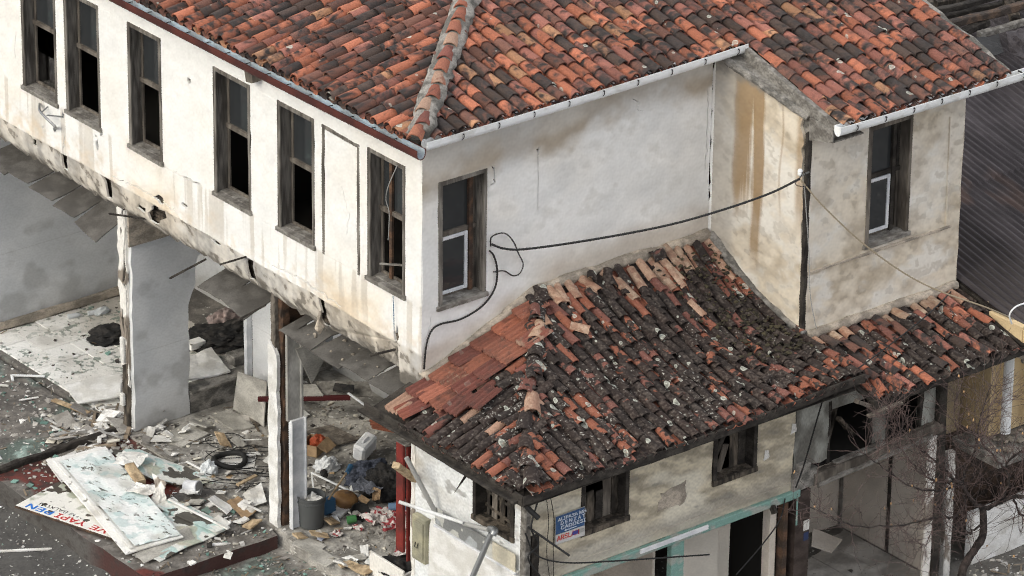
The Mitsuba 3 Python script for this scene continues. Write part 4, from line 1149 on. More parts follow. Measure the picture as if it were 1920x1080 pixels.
# ================================================================ THE LEAN-TO
LEAN = thing('lean_to', 'burnt lean-to with a sagging tile roof and black window holes beside the dark pillar', 'building')
L_ = LEAN + '__'
lw = Polygon(jag([(4.08, 1.32), (6.45, 1.30), (6.44, 2.3), (4.10, 2.5)], .14, .012, 51)).difference(hole(4.63, 5.37, 1.25, 1.98, 52)).difference(hole(5.60, 6.22, 1.27, 1.98, 53))
add(L_ + 'front_wall', wob(ywall(lw, -2.17, .10), .008, 2), M('mat_lean_plaster', grainy((.36, .365, .335), (.15, .145, .13), 4, (1, 1, .5), .35, .6, .2), .92))
add(L_ + 'sill_beam', wob(beam((4.36, -2.21, 1.14), (6.5, -2.21, 1.24), .12, .15, seg=26, rough=.08, seed=5), .012), 'mat_old_wood')
add(L_ + 'sill_board', merge([wob(beam((4.40, -2.275, 1.07), (6.3, -2.275, 1.17), .03, .06, seg=18, rough=.1, seed=6), .008), wob(beam((4.7, -2.24, 1.27), (5.5, -2.24, 1.31), .09, .03, seg=8, rough=.1, seed=8), .01)]), 'mat_grey_wood')
for x in (4.65, 5.35, 5.62, 6.2):
    add(L_ + 'window_post', wob(beam((x, -2.14, 1.25), (x, -2.14, 2.1), .05, .07, up=(0, 1, 0), seg=8, rough=.1, seed=int(x * 9)), .005), 'mat_black_wood')
add(L_ + 'corner_post', wob(beam((6.5, -2.2, -1.1), (6.5, -2.2, 2.15), .13, .13, up=(0, 1, 0), seg=26, rough=.06, seed=9), .006), 'mat_black_wood')
add(L_ + 'post_casing', wob(cbox(6.30, 6.43, -2.24, -2.2, -1.1, 1.13, .005), .008), 'mat_paint_flaked')
add(L_ + 'panel_wall', merge([cbox(6.62, 6.66, -2.15, -.30, -1, 1.2)]), 'mat_beige_panel')
add(L_ + 'rear_panel', merge([cbox(4.2, 6.61, -.30, -.26, -1, 1.2)]), 'mat_beige_panel')
add(L_ + 'batten', merge([cbox(6.590, 6.62, -.36, -.31, -1, 1.2)]), 'mat_grey_wood')
add(L_ + 'batten', merge([cbox(6.595, 6.62, -1.26, -1.21, -1, 1.2)]), 'mat_black_wood')
add(L_ + 'side_wall', merge([cbox(4.12, 4.2, -2.0, -.26, -1, 2.4)]), 'mat_dark_room')
add(L_ + 'upper_floor', merge([cbox(4.2, 6.66, -2.10, -.26, 1.205, 1.24), cbox(4.2, 6.66, -.9, -.86, 1.24, 2.6), cbox(6.67, 6.70, -2.1, -.26, -1, 2.3)]), 'mat_dark_room')
for m_ in ([wob(beam((4.7, -2.0, 1.3), (5.1, -1.8, 1.9), .08, .06, seg=5, rough=.2, seed=1), .02), wob(beam((5.3, -1.9, 1.35), (4.9, -2.05, 1.75), .07, .05, seg=5, rough=.2, seed=2), .02), wob(beam((5.7, -1.9, 1.3), (6.1, -2.0, 1.7), .07, .06, seg=5, rough=.2, seed=3), .02)]):
    add(L_ + 'charred_timber', m_, 'mat_lath')
YL, ZL0 = -2.86, 2.36
SL = (2.70 - ZL0) / 1.3
wl_ = math.atan(SL)
LR = Field((0, YL, ZL0), (1, -.0, .0), (0, math.cos(wl_), math.sin(wl_)))
for cidx in range(0, 15):
    x = 4.80 + cidx * .165
    for r in range(6):
        b = r * .25
        y = YL + b * math.cos(wl_)
        if y > -1.66 and x < 7.26 or y > -1.5:
            continue
        j = g.normal(size=6)
        top = y > -2.05
        LR.put(AV[g.integers(14)], x + .02 * j[0], b + .34 + .03 * j[1], .012 + .01 * j[2], 2 if (top and g.random() < .75) else (1 if g.random() < .62 else 0), yaw=.09 * j[3], pitch=.07 + .035 * j[4], roll=.12 * j[5])
        LR.put(PAN, x + .083, b + .33, 0, 1, pitch=.05, store=LR.pans)
for P, f, uv in LR.tiles:
    add(L_ + 'roof__tile', tm(P, f), 'mat_tile', smooth=True, uv=uv)
join(L_ + 'roof__pan_tile', LR.pans)
zlr = lambda y: ZL0 + SL * (y - YL)
add(L_ + 'roof__roof_board', plane_poly([(4.72, YL, zlr(YL)), (7.22, YL, zlr(YL)), (7.22, -1.57, zlr(-1.57)), (4.72, -1.57, zlr(-1.57))], .03, -.035), 'mat_black_wood')
add(L_ + 'eave_board', merge([wob(beam((4.70, YL - .02, ZL0 - .05), (7.25, YL - .02, ZL0 - .05), .03, .10, seg=18, rough=.06, seed=5), .010), wob(beam((7.23, YL, ZL0 - .02), (7.23, -2.05, zlr(-2.05) - .02), .05, .09, seg=8, rough=.1, seed=7), .01)]), 'mat_black_wood')
add(L_ + 'loose_rafter', merge([wob(beam((4.45, -2.85, 2.42), (4.95, -2.75, 2.12), .08, .05, seg=6, rough=.08, seed=4), .01), wob(beam((4.6, -2.9, 2.2), (5.1, -2.95, 2.26), .07, .03, seg=6, rough=.1, seed=6), .008)]), 'mat_old_wood')
mp = [V(x, -1.59, zlr(-1.59) + .05) for x in np.linspace(4.74, 7.25, 34)]
mm = tube(mp, .06, 8)
v = np.array(mm.vertices); cen = np.repeat(np.array(mp), 8, 0)
v = cen + (v - cen) * (.35 + 1.4 * meshkit.fbm(v * 6, 3, 9)[:, None])
add(L_ + 'wall_mortar', trimesh.Trimesh(v, mm.faces, process=False), 'mat_dust_mortar', smooth=True)
SHOP = solo('shop_floor', slab(sbox(-.1, -2.3, 6.65, -.02), (1, 0, 0), (0, 1, 0), (0, 0, -1.012), .1, (0, 0, 1)), 'mat_ground', kind='structure')
M('mat_shop_tile', mikit.proc(lambda p, n, uv: mix((.54, .52, .49), (.30, .285, .265), smoothstep(.35, .65, fbm(p.x * 3, p.y * 3, 3, 3))) * (.9 + .2 * noise(p.x * 50, p.y * 50, 2))), .6)
for i in range(15):
    for j in range(8):
        x, y = .3 + i * .42, -3.54 + j * .42
        m = cbox(x + .004, x + .416, y + .004, y + .416, -1.02, -.996 + .003 * rng.random(), .003)
        add(SHOP + '__tile', m, 'mat_shop_tile')

# ================================================================ THE NEIGHBOUR
NB = thing('neighbour_house', 'cream neighbouring house under a dark brown corrugated metal roof', 'house')
N_ = NB + '__'
zc = lambda y: 2.80 + .21 * (y + 1.56)
nx = 560
xs = np.linspace(7.30, 15, nx)
ys = np.array([-2.95, -2.5, -2.0, -1.5, -1.0, -.5, -.05, -.02, .5, 1.0, 1.6, 2.35, 2.38, 3.3])
st = np.array([0] * 7 + [.022] * 5 + [.044] * 2)
Xc, Yc = np.meshgrid(xs, ys, indexing='ij')
Zc = zc(Yc) - .03 * (meshkit.noise(np.stack([Xc * 1.3, Yc * 1.3, Xc * 0], -1), 5) ** 3) + .014 * (np.floor(Xc / .86 + .3) % 2) + .026 * np.sin((Xc + .035 * meshkit.noise(np.stack([Xc * .8, Yc * 1.1, Xc * 0], -1))) * 2 * np.pi / .112) + st[None] + .012 * np.sin(Xc * 1.7 + Yc)
top = np.stack([Xc, Yc, Zc], -1).reshape(-1, 3)
idx = np.arange(Xc.size).reshape(Xc.shape)
q = np.stack([idx[:-1, :-1], idx[1:, :-1], idx[1:, 1:], idx[:-1, 1:]], -1).reshape(-1, 4)
n0 = len(top)
add(N_ + 'metal_roof', tm(np.vstack([top, top - V(0, 0, .012)]), np.vstack([q, q[:, ::-1] + n0])), 'mat_corrugated', smooth=True)
add(N_ + 'roof_timber', merge([wob(beam((7.33, -2.9, zc(-2.9) - .09), (7.33, 2, zc(2) - .09), .06, .09, seg=10, rough=.05, seed=2), .005)] + [beam((7.32, y, zc(y) - .07), (12, y, zc(y) - .07), .06, .06, .005) for y in (-2.6, -1.5, -.4)]), 'mat_black_wood')
wn = sbox(7.34, .82, 12, 2.60)
add(N_ + 'front_wall', wob(ywall(wn, -2.22, .12), .006, 1), 'mat_cream')
add(N_ + 'side_wall', merge([cbox(7.34, 7.44, -2.09, 3, .8, 2.66), cbox(7.25, 7.34, -2.80, -2.2, 2.36, 2.60), cbox(7.34, 8.5, -2.80, -2.225, 2.36, 2.44)]), 'mat_cream')
add(N_ + 'eave_box', wob(cbox(7.26, 7.75, -2.93, -2.80, 2.25, 2.56, .01), .012), 'mat_cream')
add(N_ + 'torn_soffit', merge([wob(rock((7.30, -2.75, 2.22), .14, 3, .5), .03), wob(cbox(7.3, 8.3, -2.90, -2.75, 2.08, 2.20, .02), .02)]), 'mat_dust_mortar')
add(N_ + 'downpipe', tube([(7.50, -2.36, .90), (7.50, -2.36, 2.2)], .068, 14), 'mat_white_plastic', smooth=40, label='left one of two white downpipes')
add(N_ + 'downpipe', tube([(7.92, -2.36, .90), (7.92, -2.36, 2.25)], .068, 14), 'mat_white_plastic', smooth=40)
add(N_ + 'tan_wall', wob(cbox(6.74, 7.30, -1.74, -1.70, .75, 2.4, .01), .004), M('mat_tan', grainy((.40, .32, .21), (.30, .25, .17), 3, fine=.1), .85))
add(N_ + 'canopy_slab', wob(cbox(7.02, 11, -2.75, -1.9, .68, .80, .01), .012), 'mat_mortar')
add(N_ + 'canopy_debris', merge([rock((7.1 + 1.6 * rng.random(), -2.7 + .5 * rng.random(), .83), .03 + .04 * rng.random(), i, .5) for i in range(34)]), 'mat_dust_mortar', kind='stuff')
add(N_ + 'shop_wall', merge([cbox(7.1, 11, -1.11, -1.05, -1.3, .6)]), 'mat_white_paint')
add(N_ + 'shaded_side', merge([cbox(6.98, 7.06, -1.9, -1.2, -.30, .675)]), 'mat_rust')  # upper side wall of the recess, coloured dark to give its shade
add(N_ + 'side_base', merge([cbox(6.98, 7.06, -1.9, -1.2, -1.3, -.303)]), 'mat_paint_flaked')
add(N_ + 'recess_shade', wob(cbox(7.1, 11, -1.22, -1.12, -1.0, .68, .006), .006), 'mat_rust')  # dark sheet added in the shop recess, standing in for its shade
add(N_ + 'shop_pier', wob(beam((6.86, -2.05, -1.3), (6.86, -2.05, .70), .12, .10, up=(0, 1, 0), seg=14, rough=.05, seed=3), .008), 'mat_paint_flaked')
add(N_ + 'low_wall', wob(cbox(7.25, 11, -2.15, -2.0, -1.3, -.30, .01), .006), 'mat_white_paint')

# ================================================================ THINGS LYING ABOUT
def flatsheet(px4, z, mat, name, label, cat, t=.012, bump=.01, lift=0, group=None, nu=8, nv=6, seed=0, fold=None, uv=None):
    P = [V(*p) for p in px4]
    return solo(name, sheet(P, nu, nv, t, bump, 3, seed, fold), mat, label, cat, group)


def flaky(p, n, uv):
    a, b = fbm(p.x * 4, p.y * 4, p.z, 3), fbm(p.x * 16 + 5, p.y * 9, p.z, 3)
    c = mix((.80, .82, .82), (.70, .77, .77), smoothstep(.4, .6, a))
    c = mix(c, (.42, .42, .38), smoothstep(.55, .72, fbm(p.x * 2.2 + 7, p.y * 2.2, 3, 3)) * .6)
    c = mix(c, (.09, .09, .08), smoothstep(.625, .66, fbm(p.x * 34 + p.y * 9, p.y * 15, p.z, 3)) * smoothstep(.40, .56, a + .3 * (b - .5)))
    c = mix(c, (.30, .46, .47), smoothstep(.55, .7, fbm(p.x * 7 + 2, p.y * 7, 5, 3)) * .45)
    return c * (.92 + .16 * noise(p.x * 50, p.y * 50, 2))


def poster(p, n, uv):
    a, b = fbm(p.x * 5, p.y * 5, 4, 3), fbm(p.x * 11 + 3, p.y * 5, 7, 3)
    c = mix((.68, .69, .66), (.40, .56, .55), smoothstep(.50, .60, b) * .8)
    c = mix(c, (.09, .085, .075), smoothstep(.62, .66, a))
    return mix(c, (.42, .40, .30), smoothstep(.6, .7, fbm(p.x * 3, p.y * 3, 1, 3)) * .7) * (.9 + .2 * noise(p.x * 50, p.y * 50, 2))


def dirty_white(p, n, uv):
    a = fbm(p.x * 3, p.y * 3, p.z * 3, 3)
    c = mix((.78, .78, .76), (.58, .56, .52), smoothstep(.45, .75, a))
    return mix(c, (.2, .19, .17), smoothstep(.68, .74, fbm(p.x * 8, p.y * 8, p.z * 8, 2))) * (.9 + .2 * noise(p.x * 60, p.y * 60, p.z * 60))


M('mat_flaky', mikit.proc(flaky), .6)
M('mat_poster', mikit.proc(poster), .55)
M('mat_dirty_white', mikit.proc(dirty_white), .7)
M('mat_concrete_board', grainy((.46, .445, .41), (.30, .29, .265), 4, fine=.18), .9)
M('mat_cardboard', grainy((.36, .25, .15), (.28, .19, .115), 6, fine=.12), .9)
M('mat_rubber', (.018, .018, .018), .75)
M('mat_red_text', (.45, .03, .03), .6)
M('mat_blue_text', (.03, .16, .55), .6)
M('mat_black_text', (.02, .02, .02), .6)
M('mat_bucket', (.085, .09, .092), .55)
M('mat_green', (.06, .20, .07), .5)
M('mat_blue', (.045, .12, .22), .5)
M('mat_denim', grainy((.075, .085, .115), (.03, .035, .05), 16, fine=.3), .95)
M('mat_dark_cloth', grainy((.02, .02, .021), (.045, .042, .04), 12, fine=.3), .95)
M('mat_pot', grainy((.27, .15, .06), (.16, .085, .04), 7, fine=.15), .5)
M('mat_bag', (.62, .64, .66), .3)
M('mat_pink_bag', grainy((.40, .31, .29), (.25, .2, .19), 9, fine=.15), .6)
M('mat_stripe', mikit.proc(lambda p, n, uv: mix((.58, .54, .52), (.33, .06, .07), smoothstep(.53, .58, fbm(p.x * 14, p.y * 14, p.z * 14, 2)))), .7)
M('mat_clear_plastic', (.55, .58, .60), .2, spec=.6)

ZP = -.385
# ---- fallen shop sign with upside-down lettering
sa, sb, sc, sd = V(*(-2.287, 5.523, -0.33)), V(*(-1.535, 3.366, -0.37)), V(*(-0.597, 3.654, -0.37)), V(*(-1.417, 5.804, -0.36))
SIGN = thing('fallen_shop_sign', 'white fallen sign with red and blue lettering upside down, jutting over the step edge', 'sign')
S_ = SIGN + '__'


def signface(p, n, uv):
    a = fbm(p.x * 6, p.y * 6, 3, 3)
    d = smoothstep(.46, .62, a + .55 * (uv.y - .70))
    c = mix((.76, .75, .71), (.34, .36, .28), d * .8)
    return mix(c, (.07, .06, .05), smoothstep(.63, .66, fbm(p.x * 9, p.y * 9, 8, 2) + .3 * (uv.y - .7))) * (.94 + .12 * noise(p.x * 60, p.y * 60, 2))


M('mat_sign_face', mikit.proc(signface), .45)
sm = sheet([sa, sb, sc, sd], 6, 4, .012, 0.0)
uvv = np.zeros((len(sm.vertices), 2))
e1, e2 = sb - sa, sd - sa
G_ = np.linalg.inv(np.array([[e1 @ e1, e1 @ e2], [e1 @ e2, e2 @ e2]]))
rel = np.asarray(sm.vertices) - sa
uvv = (G_ @ np.stack([rel @ e1, rel @ e2])).T
add(S_ + 'board', sm, 'mat_sign_face', uv=uvv)
add(S_ + 'rusty_edge', merge([beam(sa - V(0, 0, .012), sb - V(0, 0, .012), .012, .03, .002)]), 'mat_brown_wood')
tu = (sa - sb) / np.linalg.norm(sa - sb)
tn = np.cross(sb - sa, sd - sa); tn /= np.linalg.norm(tn); tn = tn if tn[2] > 0 else -tn
tv = np.cross(tn, tu)
if tv @ (sa - sd) < 0:
    tv = -tv
depth = np.linalg.norm((sd - sa) - tu * ((sd - sa) @ tu))


def sign_text(text, h, end, row, mat, key, width, bold=True):
    """lettering whose last letter ends 'end' metres short of the left tip"""
    m = meshkit.text_mesh(text, h, .002, bold)
    v = np.array(m.vertices)
    v[:, 0] = (v[:, 0] - v[:, 0].max()) * width / np.ptp(v[:, 0])
    o = sa - tu * end - tv * row + tn * .001
    add(S_ + key, trimesh.Trimesh(o + v[:, :1] * tu + v[:, 1:2] * tv + v[:, 2:3] * tn, m.faces, process=False), mat)


sign_text('PEN', .115, .12, .165, 'mat_blue_text', 'lettering', .40)
sign_text('YAPI', .115, .58, .165, 'mat_red_text', 'lettering', .46)
sign_text('VE', .115, 1.13, .165, 'mat_red_text', 'lettering', .26)
sign_text('YAPI CAM BALKON', .07, .22, .275, 'mat_black_text', 'lettering', 1.02, False)
sign_text('LAMINAT PARKE', .07, .50, .385, 'mat_black_text', 'lettering', .86, False)

# ---- white flaking panel and what lies round it
WP = thing('flaking_signboard', 'large white flaking panel lying across the fallen sign on the step', 'panel')
pa, pb, pc, pd = V(*(-1.329, 6.255, -0.26)), V(*(-1.933, 3.537, -0.3)), V(*(-1.096, 3.48, -0.3)), V(*(-0.497, 6.13, -0.26))
add(WP + '__board', sheet([pa, pb, pc, pd], 10, 6, .016, .012, 2, 3), 'mat_dirty_white')
lerp = lambda u, v: pa * (1 - u) * (1 - v) + pb * u * (1 - v) + pc * u * v + pd * (1 - u) * v
add(WP + '__face', sheet([lerp(.06, .16) + V(0, 0, .028), lerp(.97, .20) + V(0, 0, .028), lerp(.985, .97) + V(0, 0, .028), lerp(.05, .96) + V(0, 0, .028)], 18, 8, .006, .022, 4, 5), 'mat_flaky')
add(WP + '__edge_strip', wob(beam(lerp(.04, .10) + V(0, 0, .02), lerp(.98, .13) + V(0, 0, .02), .05, .012, seg=30, rough=.2, seed=3), .004), 'mat_dirty_white')
flatsheet([(-1.78, 3.456, -0.36), (-1.616, 3.248, -0.37), (-0.429, 3.399, -0.34), (-0.519, 4.569, -0.35)], 0, 'mat_poster', 'poster_board', 'peeling poster board in pale turquoise beside the white panel', 'board', .012, .03, seed=4, nu=12, nv=8)
flatsheet([(-1.816, 3.52, -0.33), (-1.834, 3.283, -0.36), (-0.951, 3.441, -0.36), (-0.878, 3.698, -0.3)], 0, 'mat_concrete_board', 'bent_sheet', 'bent grey metal sheet sticking out below the white panel', 'sheet', .01, .02, seed=8)
flatsheet([(-0.506, 6.07, -0.28), (-0.48, 4.888, -0.3), (0.244, 4.488, -0.36), (-0.073, 5.943, -0.36)], 0, 'mat_poster', 'poster_board', 'long torn poster board under the crumpled paper and the tin', 'board', .012, .04, seed=12, nu=14, nv=8)
flatsheet([(-0.874, 4.439, -0.34), (-0.603, 4.495, -0.34), (-0.501, 3.344, -0.31), (-0.708, 3.319, -0.31)], 0, 'mat_poster', 'poster_board', 'narrow white framed board on the edge of the turquoise poster', 'board', .014, .012, seed=15)
solo('white_batten', merge([beam(V(*(-0.669, 4.423, -0.29)), V(*(-0.551, 3.273, -0.28)), .035, .02, .004)]), 'mat_white_paint', 'white batten lying along the poster board', 'batten')
flatsheet([(-1.261, 6.338, -0.36), (-1.426, 5.753, -0.36), (-0.78, 5.792, -0.38), (-0.754, 6.45, -0.38)], 0, 'mat_white_paint', 'white_sheet', 'plain white sheet peeping out left of the flaking panel', 'sheet', .01, .006, seed=18)


def crumple(c, size, seed, n=12, thick=.003, amp=.35, squash=1.0):
    r = np.random.default_rng(seed)
    a = r.random() * 6.28
    s, t = V(math.cos(a), math.sin(a), 0) * size, V(-math.sin(a), math.cos(a), 0) * size * .8
    c = V(*c)
    m = sheet([c - s - t, c + s - t, c + s + t, c - s + t], n, n, thick, 0)
    v = np.array(m.vertices)
    q = (v - c) / size
    h = meshkit.fbm(q * 1.6 + seed * 7.1, 3, seed)
    sd_ = np.stack([meshkit.noise(q * 2.2 + seed, seed + 1), meshkit.noise(q * 2.2 + seed + 9, seed + 2)], -1) - .5
    v[:, :2] += sd_ * size * .55
    v[:, 2] = c[2] + (v[:, 2] - c[2]) + np.abs(h - .5) * 2.4 * size * amp * squash
    return trimesh.Trimesh(v, m.faces, process=False)


def heap(c, rx, ry, rz, seed, n=4, freq=3.0):
    m = trimesh.creation.icosphere(subdivisions=n)
    v = np.array(m.vertices)
    k = .55 + .9 * meshkit.fbm(v * freq + seed * 5.7, 4, seed)
    v = v * k[:, None] * V(rx, ry, rz)
    v[:, 2] = np.maximum(v[:, 2], -.02)
    return trimesh.Trimesh(v + V(*c), m.faces, process=False)


solo('crumpled_paper', crumple((-0.475, 5.559, -0.24), .20, 3), 'mat_dirty_white', 'crumpled white paper on the top end of the flaking panel', 'paper', smooth=30)
solo('crumpled_paper', crumple((-0.853, 4.729, -0.22), .18, 5, amp=.5), 'mat_dirty_white', 'crumpled dirty paper beside the upright torn board', 'paper', smooth=30)
solo('torn_board', wob(sheet([(-0.852, 4.471, -0.36), (-0.665, 4.479, -0.36), (-0.685, 4.428, -0.05), (-0.708, 4.692, -0.02)], 6, 8, .02, .05, 4, 3), .02, 6), 'mat_paint_flaked', 'torn white board standing upright in the middle of the debris', 'board')
solo('wooden_box', merge([wob(beam(V(*(-0.661, 5.309, -0.16)), V(*(-0.737, 4.935, -0.24)), .13, .08, seg=4, rough=.04, seed=2), .005)]), 'mat_cut_wood', 'small wooden box piece lying on the flaking panel', 'box')
tc = V(*(-0.203, 4.41, -0.26))
TIN = thing('paint_tin', 'white paint tin lying on its side with a torn label', 'tin')
ax = V(.35, -.9, .2); ax /= np.linalg.norm(ax)
add(TIN + '__body', lathe([(.0, .004), (.085, .0), (.092, .004), (.088, .012), (.088, .19), (.092, .2), (.0, .2)], 24, tc, -ax), 'mat_soft_white', smooth=40)
add(TIN + '__label', crumple(tc + V(-.12, .02, -.03), .11, 9, amp=.5), 'mat_white_paint', smooth=30)
add(TIN + '__lid', lathe([(0, .0), (.075, 0), (.08, .006), (.06, .009), (0, .010)], 24, tc + ax * .002, ax), 'mat_metal', smooth=40)

ty = V(*(0.646, 4.934, -0.33))
a = np.linspace(0, 2 * np.pi, 40)
tyre = trimesh.creation.torus(.205, .035, major_sections=40, minor_sections=12)
tv_ = np.array(tyre.vertices)
tv_[:, 2] += .02 * np.cos(np.arctan2(tv_[:, 1], tv_[:, 0]) * 2)
solo('scooter_tyre', trimesh.Trimesh(tv_ + ty, tyre.faces, process=False), 'mat_rubber', 'black scooter tyre lying on a white board behind the debris', 'tyre', smooth=True)
flatsheet([(0.459, 4.97, -0.365), (0.738, 4.527, -0.365), (1.05, 4.89, -0.365), (0.765, 5.126, -0.365)], 0, 'mat_white_paint', 'small_board', 'square white board underneath the scooter tyre', 'board', .012, .006)
solo('plastic_bag', heap((0.275, 4.866, -0.36), .11, .12, .16, 5, 3), 'mat_clear_plastic', 'clear crumpled plastic bag left of the tyre', 'bag', smooth=30)
flatsheet([(-0.067, 3.99, -0.33), (-0.17, 3.46, -0.34), (0.123, 3.566, -0.33), (0.122, 4.009, -0.32)], 0, 'mat_cardboard', 'cardboard_piece', 'tan and white cardboard left of the white post', 'cardboard', .008, .02, seed=9)
flatsheet([(0.226, 4.049, -0.33), (0.09, 3.683, -0.33), (0.306, 3.633, -0.3), (0.559, 4.101, -0.3)], 0, 'mat_dirty_white', 'cardboard_piece', 'pale grey board leaning against the foot of the white post', 'cardboard', .008, .02, seed=10)
flatsheet([(0.282, 6.028, -0.345), (0.399, 5.645, -0.345), (0.892, 5.739, -0.335), (0.822, 6.19, -0.335)], 0, 'mat_concrete_board', 'floor_slab', 'square grey slab lying before the grey cross wall', 'slab', .02, .008)
flatsheet([(1.215, 6.198, -0.345), (1.21, 5.643, -0.345), (1.489, 5.538, -0.34), (1.528, 6.15, -0.34)], 0, 'mat_concrete_board', 'floor_slab', 'pale slab among the wire tangle left of the white post', 'slab', .02, .012, seed=3)
flatsheet([(-0.067, 2.601, -0.35), (-0.003, 2.155, -0.35), (0.246, 2.267, -0.34), (0.175, 2.648, -0.34)], 0, 'mat_concrete_board', 'floor_slab', 'brownish slab right below the bucket', 'slab', .02, .010, seed=5)
flatsheet([(-0.12, 2.154, -0.35), (-0.082, 1.822, -0.35), (0.146, 1.851, -0.33), (0.135, 2.207, -0.34)], 0, 'mat_concrete_board', 'floor_slab', 'tilted slab at the bottom edge left of the pale plank', 'slab', .02, .010, seed=6)
flatsheet([(0.092, 1.767, -0.33), (0.141, 1.322, -0.33), (0.325, 1.324, -0.3), (0.214, 1.741, -0.32)], 0, 'mat_cut_wood', 'pale_plank', 'pale warped plank at the bottom edge before the white tub', 'plank', .02, .02, seed=7)
flatsheet([(0.188, 1.873, -0.33), (0.245, 1.705, -0.33), (0.304, 1.672, -0.32), (0.304, 1.851, -0.32)], 0, 'mat_dirty_white', 'paper_sheet', 'grey folded paper above the pale warped plank', 'paper', .006, .02, seed=8)
flatsheet([(0.331, 1.586, -0.33), (0.4, 1.445, -0.33), (0.606, 1.586, -0.32), (0.506, 1.698, -0.32)], 0, 'mat_dirty_white', 'paper_sheet', 'grey crumpled sheet left of the white tub', 'paper', .006, .02, seed=9)
flatsheet([(1.941, 5.036, -0.34), (1.919, 4.462, -0.34), (2.333, 4.363, -0.3), (2.299, 4.953, -0.32)], 0, 'mat_old_wood', 'dark_board', 'large dark board on the floor behind the carton', 'board', .015, .01)

# ---- bucket, broom and household rubbish
bk = V(*(0.452, 2.865, -0.365))
BUCKET = thing('rubbish_bucket', 'tall grey plastic bucket full of rubbish beside the white post', 'bucket')
add(BUCKET + '__body', lathe([(0, .0), (.150, .0), (.155, .01), (.175, .40), (.186, .405), (.186, .43), (.172, .43), (.165, .33), (0, .32)], 32, bk), 'mat_bucket', smooth=40)
add(BUCKET + '__rim', lathe([(.178, .34), (.184, .345), (.184, .362), (.178, .366)], 32, bk), 'mat_bucket', smooth=40)
add(BUCKET + '__rubbish', merge([crumple(bk + V(.0, -.03, .37), .11, 3, 8, amp=.5), rock(bk + V(.06, .05, .39), .05, 3), rock(bk + V(-.03, .07, .38), .05, 5)]), 'mat_dirty_white', kind='stuff')
BROOM = thing('broom', 'broom with a pale stick and blue ends leaning over the brown pot', 'broom')
add(BROOM + '__stick', tube([(0.764, 2.921, -0.12), (1.283, 3.198, 0.02)], .014, 8), 'mat_cut_wood')
add(BROOM + '__grip', tube([(1.236, 3.158, 0.02), (1.347, 3.227, 0.05)], .03, 8, .04), 'mat_blue')
add(BROOM + '__head', wob(cbox(-.09, .09, -.06, .06, 0, .22, .02).apply_translation(V(*(0.811, 2.987, -0.36))), .02, 6), 'mat_blue')
solo('brown_pot', lathe([(0, 0), (.08, .0), (.14, .05), (.165, .11), (.15, .16), (.11, .19), (0, .195)], 24, V(*(1.074, 3.01, -0.36)), (.15, -.1, 1)), 'mat_pot', 'rounded brown pot behind the green cup', 'pot', smooth=40)
solo('black_bowl', lathe([(0, .0), (.07, .0), (.11, .06), (.125, .10), (.115, .10), (.1, .06), (.05, .02), (0, .02)], 24, V(*(1.096, 2.709, -0.35)), (-.3, -.6, .8)), 'mat_rubber', 'black bowl tipped towards the street beside the green cup', 'bowl', smooth=40)
solo('green_cup', lathe([(0, 0), (.043, .0), (.05, .01), (.055, .12), (.05, .12), (.043, .02), (0, .02)], 24, V(*(0.924, 2.546, -0.29)), (-.8, .35, -.1)), 'mat_green', 'bright green plastic cup lying on its side', 'cup', smooth=40)
JC = thing('jerrycan', 'white plastic jerrycan lying on the dark floor under the annex eave', 'jerrycan')
jm = cbox(-.17, .17, -.09, .09, -.13, .13, .03)
jc = trimesh.transformations.euler_matrix(.25, -.25, .35)
jo = V(*(2.118, 3.96, -0.2))
add(JC + '__body', trimesh.Trimesh(np.asarray(jm.vertices) @ jc[:3, :3].T + jo, jm.faces, process=False), 'mat_soft_white', smooth=30)
add(JC + '__cap', trimesh.Trimesh(np.asarray(lathe([(0, .0), (.025, 0), (.025, .03), (0, .03)], 14, (.17, -.02, -.05), (1, 0, 0)).vertices) @ jc[:3, :3].T + jo, lathe([(0, .0), (.025, 0), (.025, .03), (0, .03)], 14).faces, process=False), 'mat_red_text', smooth=40)
add(JC + '__handle', trimesh.Trimesh(np.asarray(tube([(-.06, 0, .13), (-.05, 0, .155), (.05, 0, .155), (.06, 0, .13)], .013, 8).vertices) @ jc[:3, :3].T + jo, tube([(-.06, 0, .13), (-.05, 0, .155), (.05, 0, .155), (.06, 0, .13)], .013, 8).faces, process=False), 'mat_soft_white')
CT = thing('carton', 'open brown cardboard carton with something orange inside', 'box')
co = V(*(1.702, 4.52, -0.36))
R3 = trimesh.transformations.rotation_matrix(.5, (0, 0, 1))[:3, :3]
cw = [cbox(-.16, .16, -.12, -.112, 0, .16, .002), cbox(-.16, .16, .112, .12, 0, .16, .002), cbox(-.16, -.152, -.11, .11, 0, .16, .002), cbox(.152, .16, -.11, .11, 0, .16, .002), cbox(-.15, .15, -.11, .11, 0, .006, .002)]
cw = merge(cw)
add(CT + '__box', trimesh.Trimesh(np.asarray(cw.vertices) @ R3.T + co, cw.faces, process=False), 'mat_cardboard')
add(CT + '__flap', sheet([co + R3 @ V(-.16, -.12, .16), co + R3 @ V(.16, -.12, .16), co + R3 @ V(.15, -.26, .07), co + R3 @ V(-.15, -.26, .09)], 3, 2, .004, .01), 'mat_cardboard')
add(CT + '__contents', heap(co + V(.09, .02, .10), .12, .10, .09, 4, 3), M('mat_orange', (.30, .06, .025), .6), smooth=30)
BB = thing('bottle_bag', 'white plastic bag with a dark bottle mouth on the floor above the bucket', 'bag')
add(BB + '__bag', heap((1.536, 4.014, -0.34), .17, .13, .15, 9, 4, 2.2), 'mat_bag', smooth=30)
add(BB + '__bottle', lathe([(.0, 0), (.05, 0), (.05, .10), (.03, .15), (.0, .15)], 16, V(*(1.347, 3.816, -0.28)), (-.5, -.8, .1)), 'mat_rubber', smooth=40)
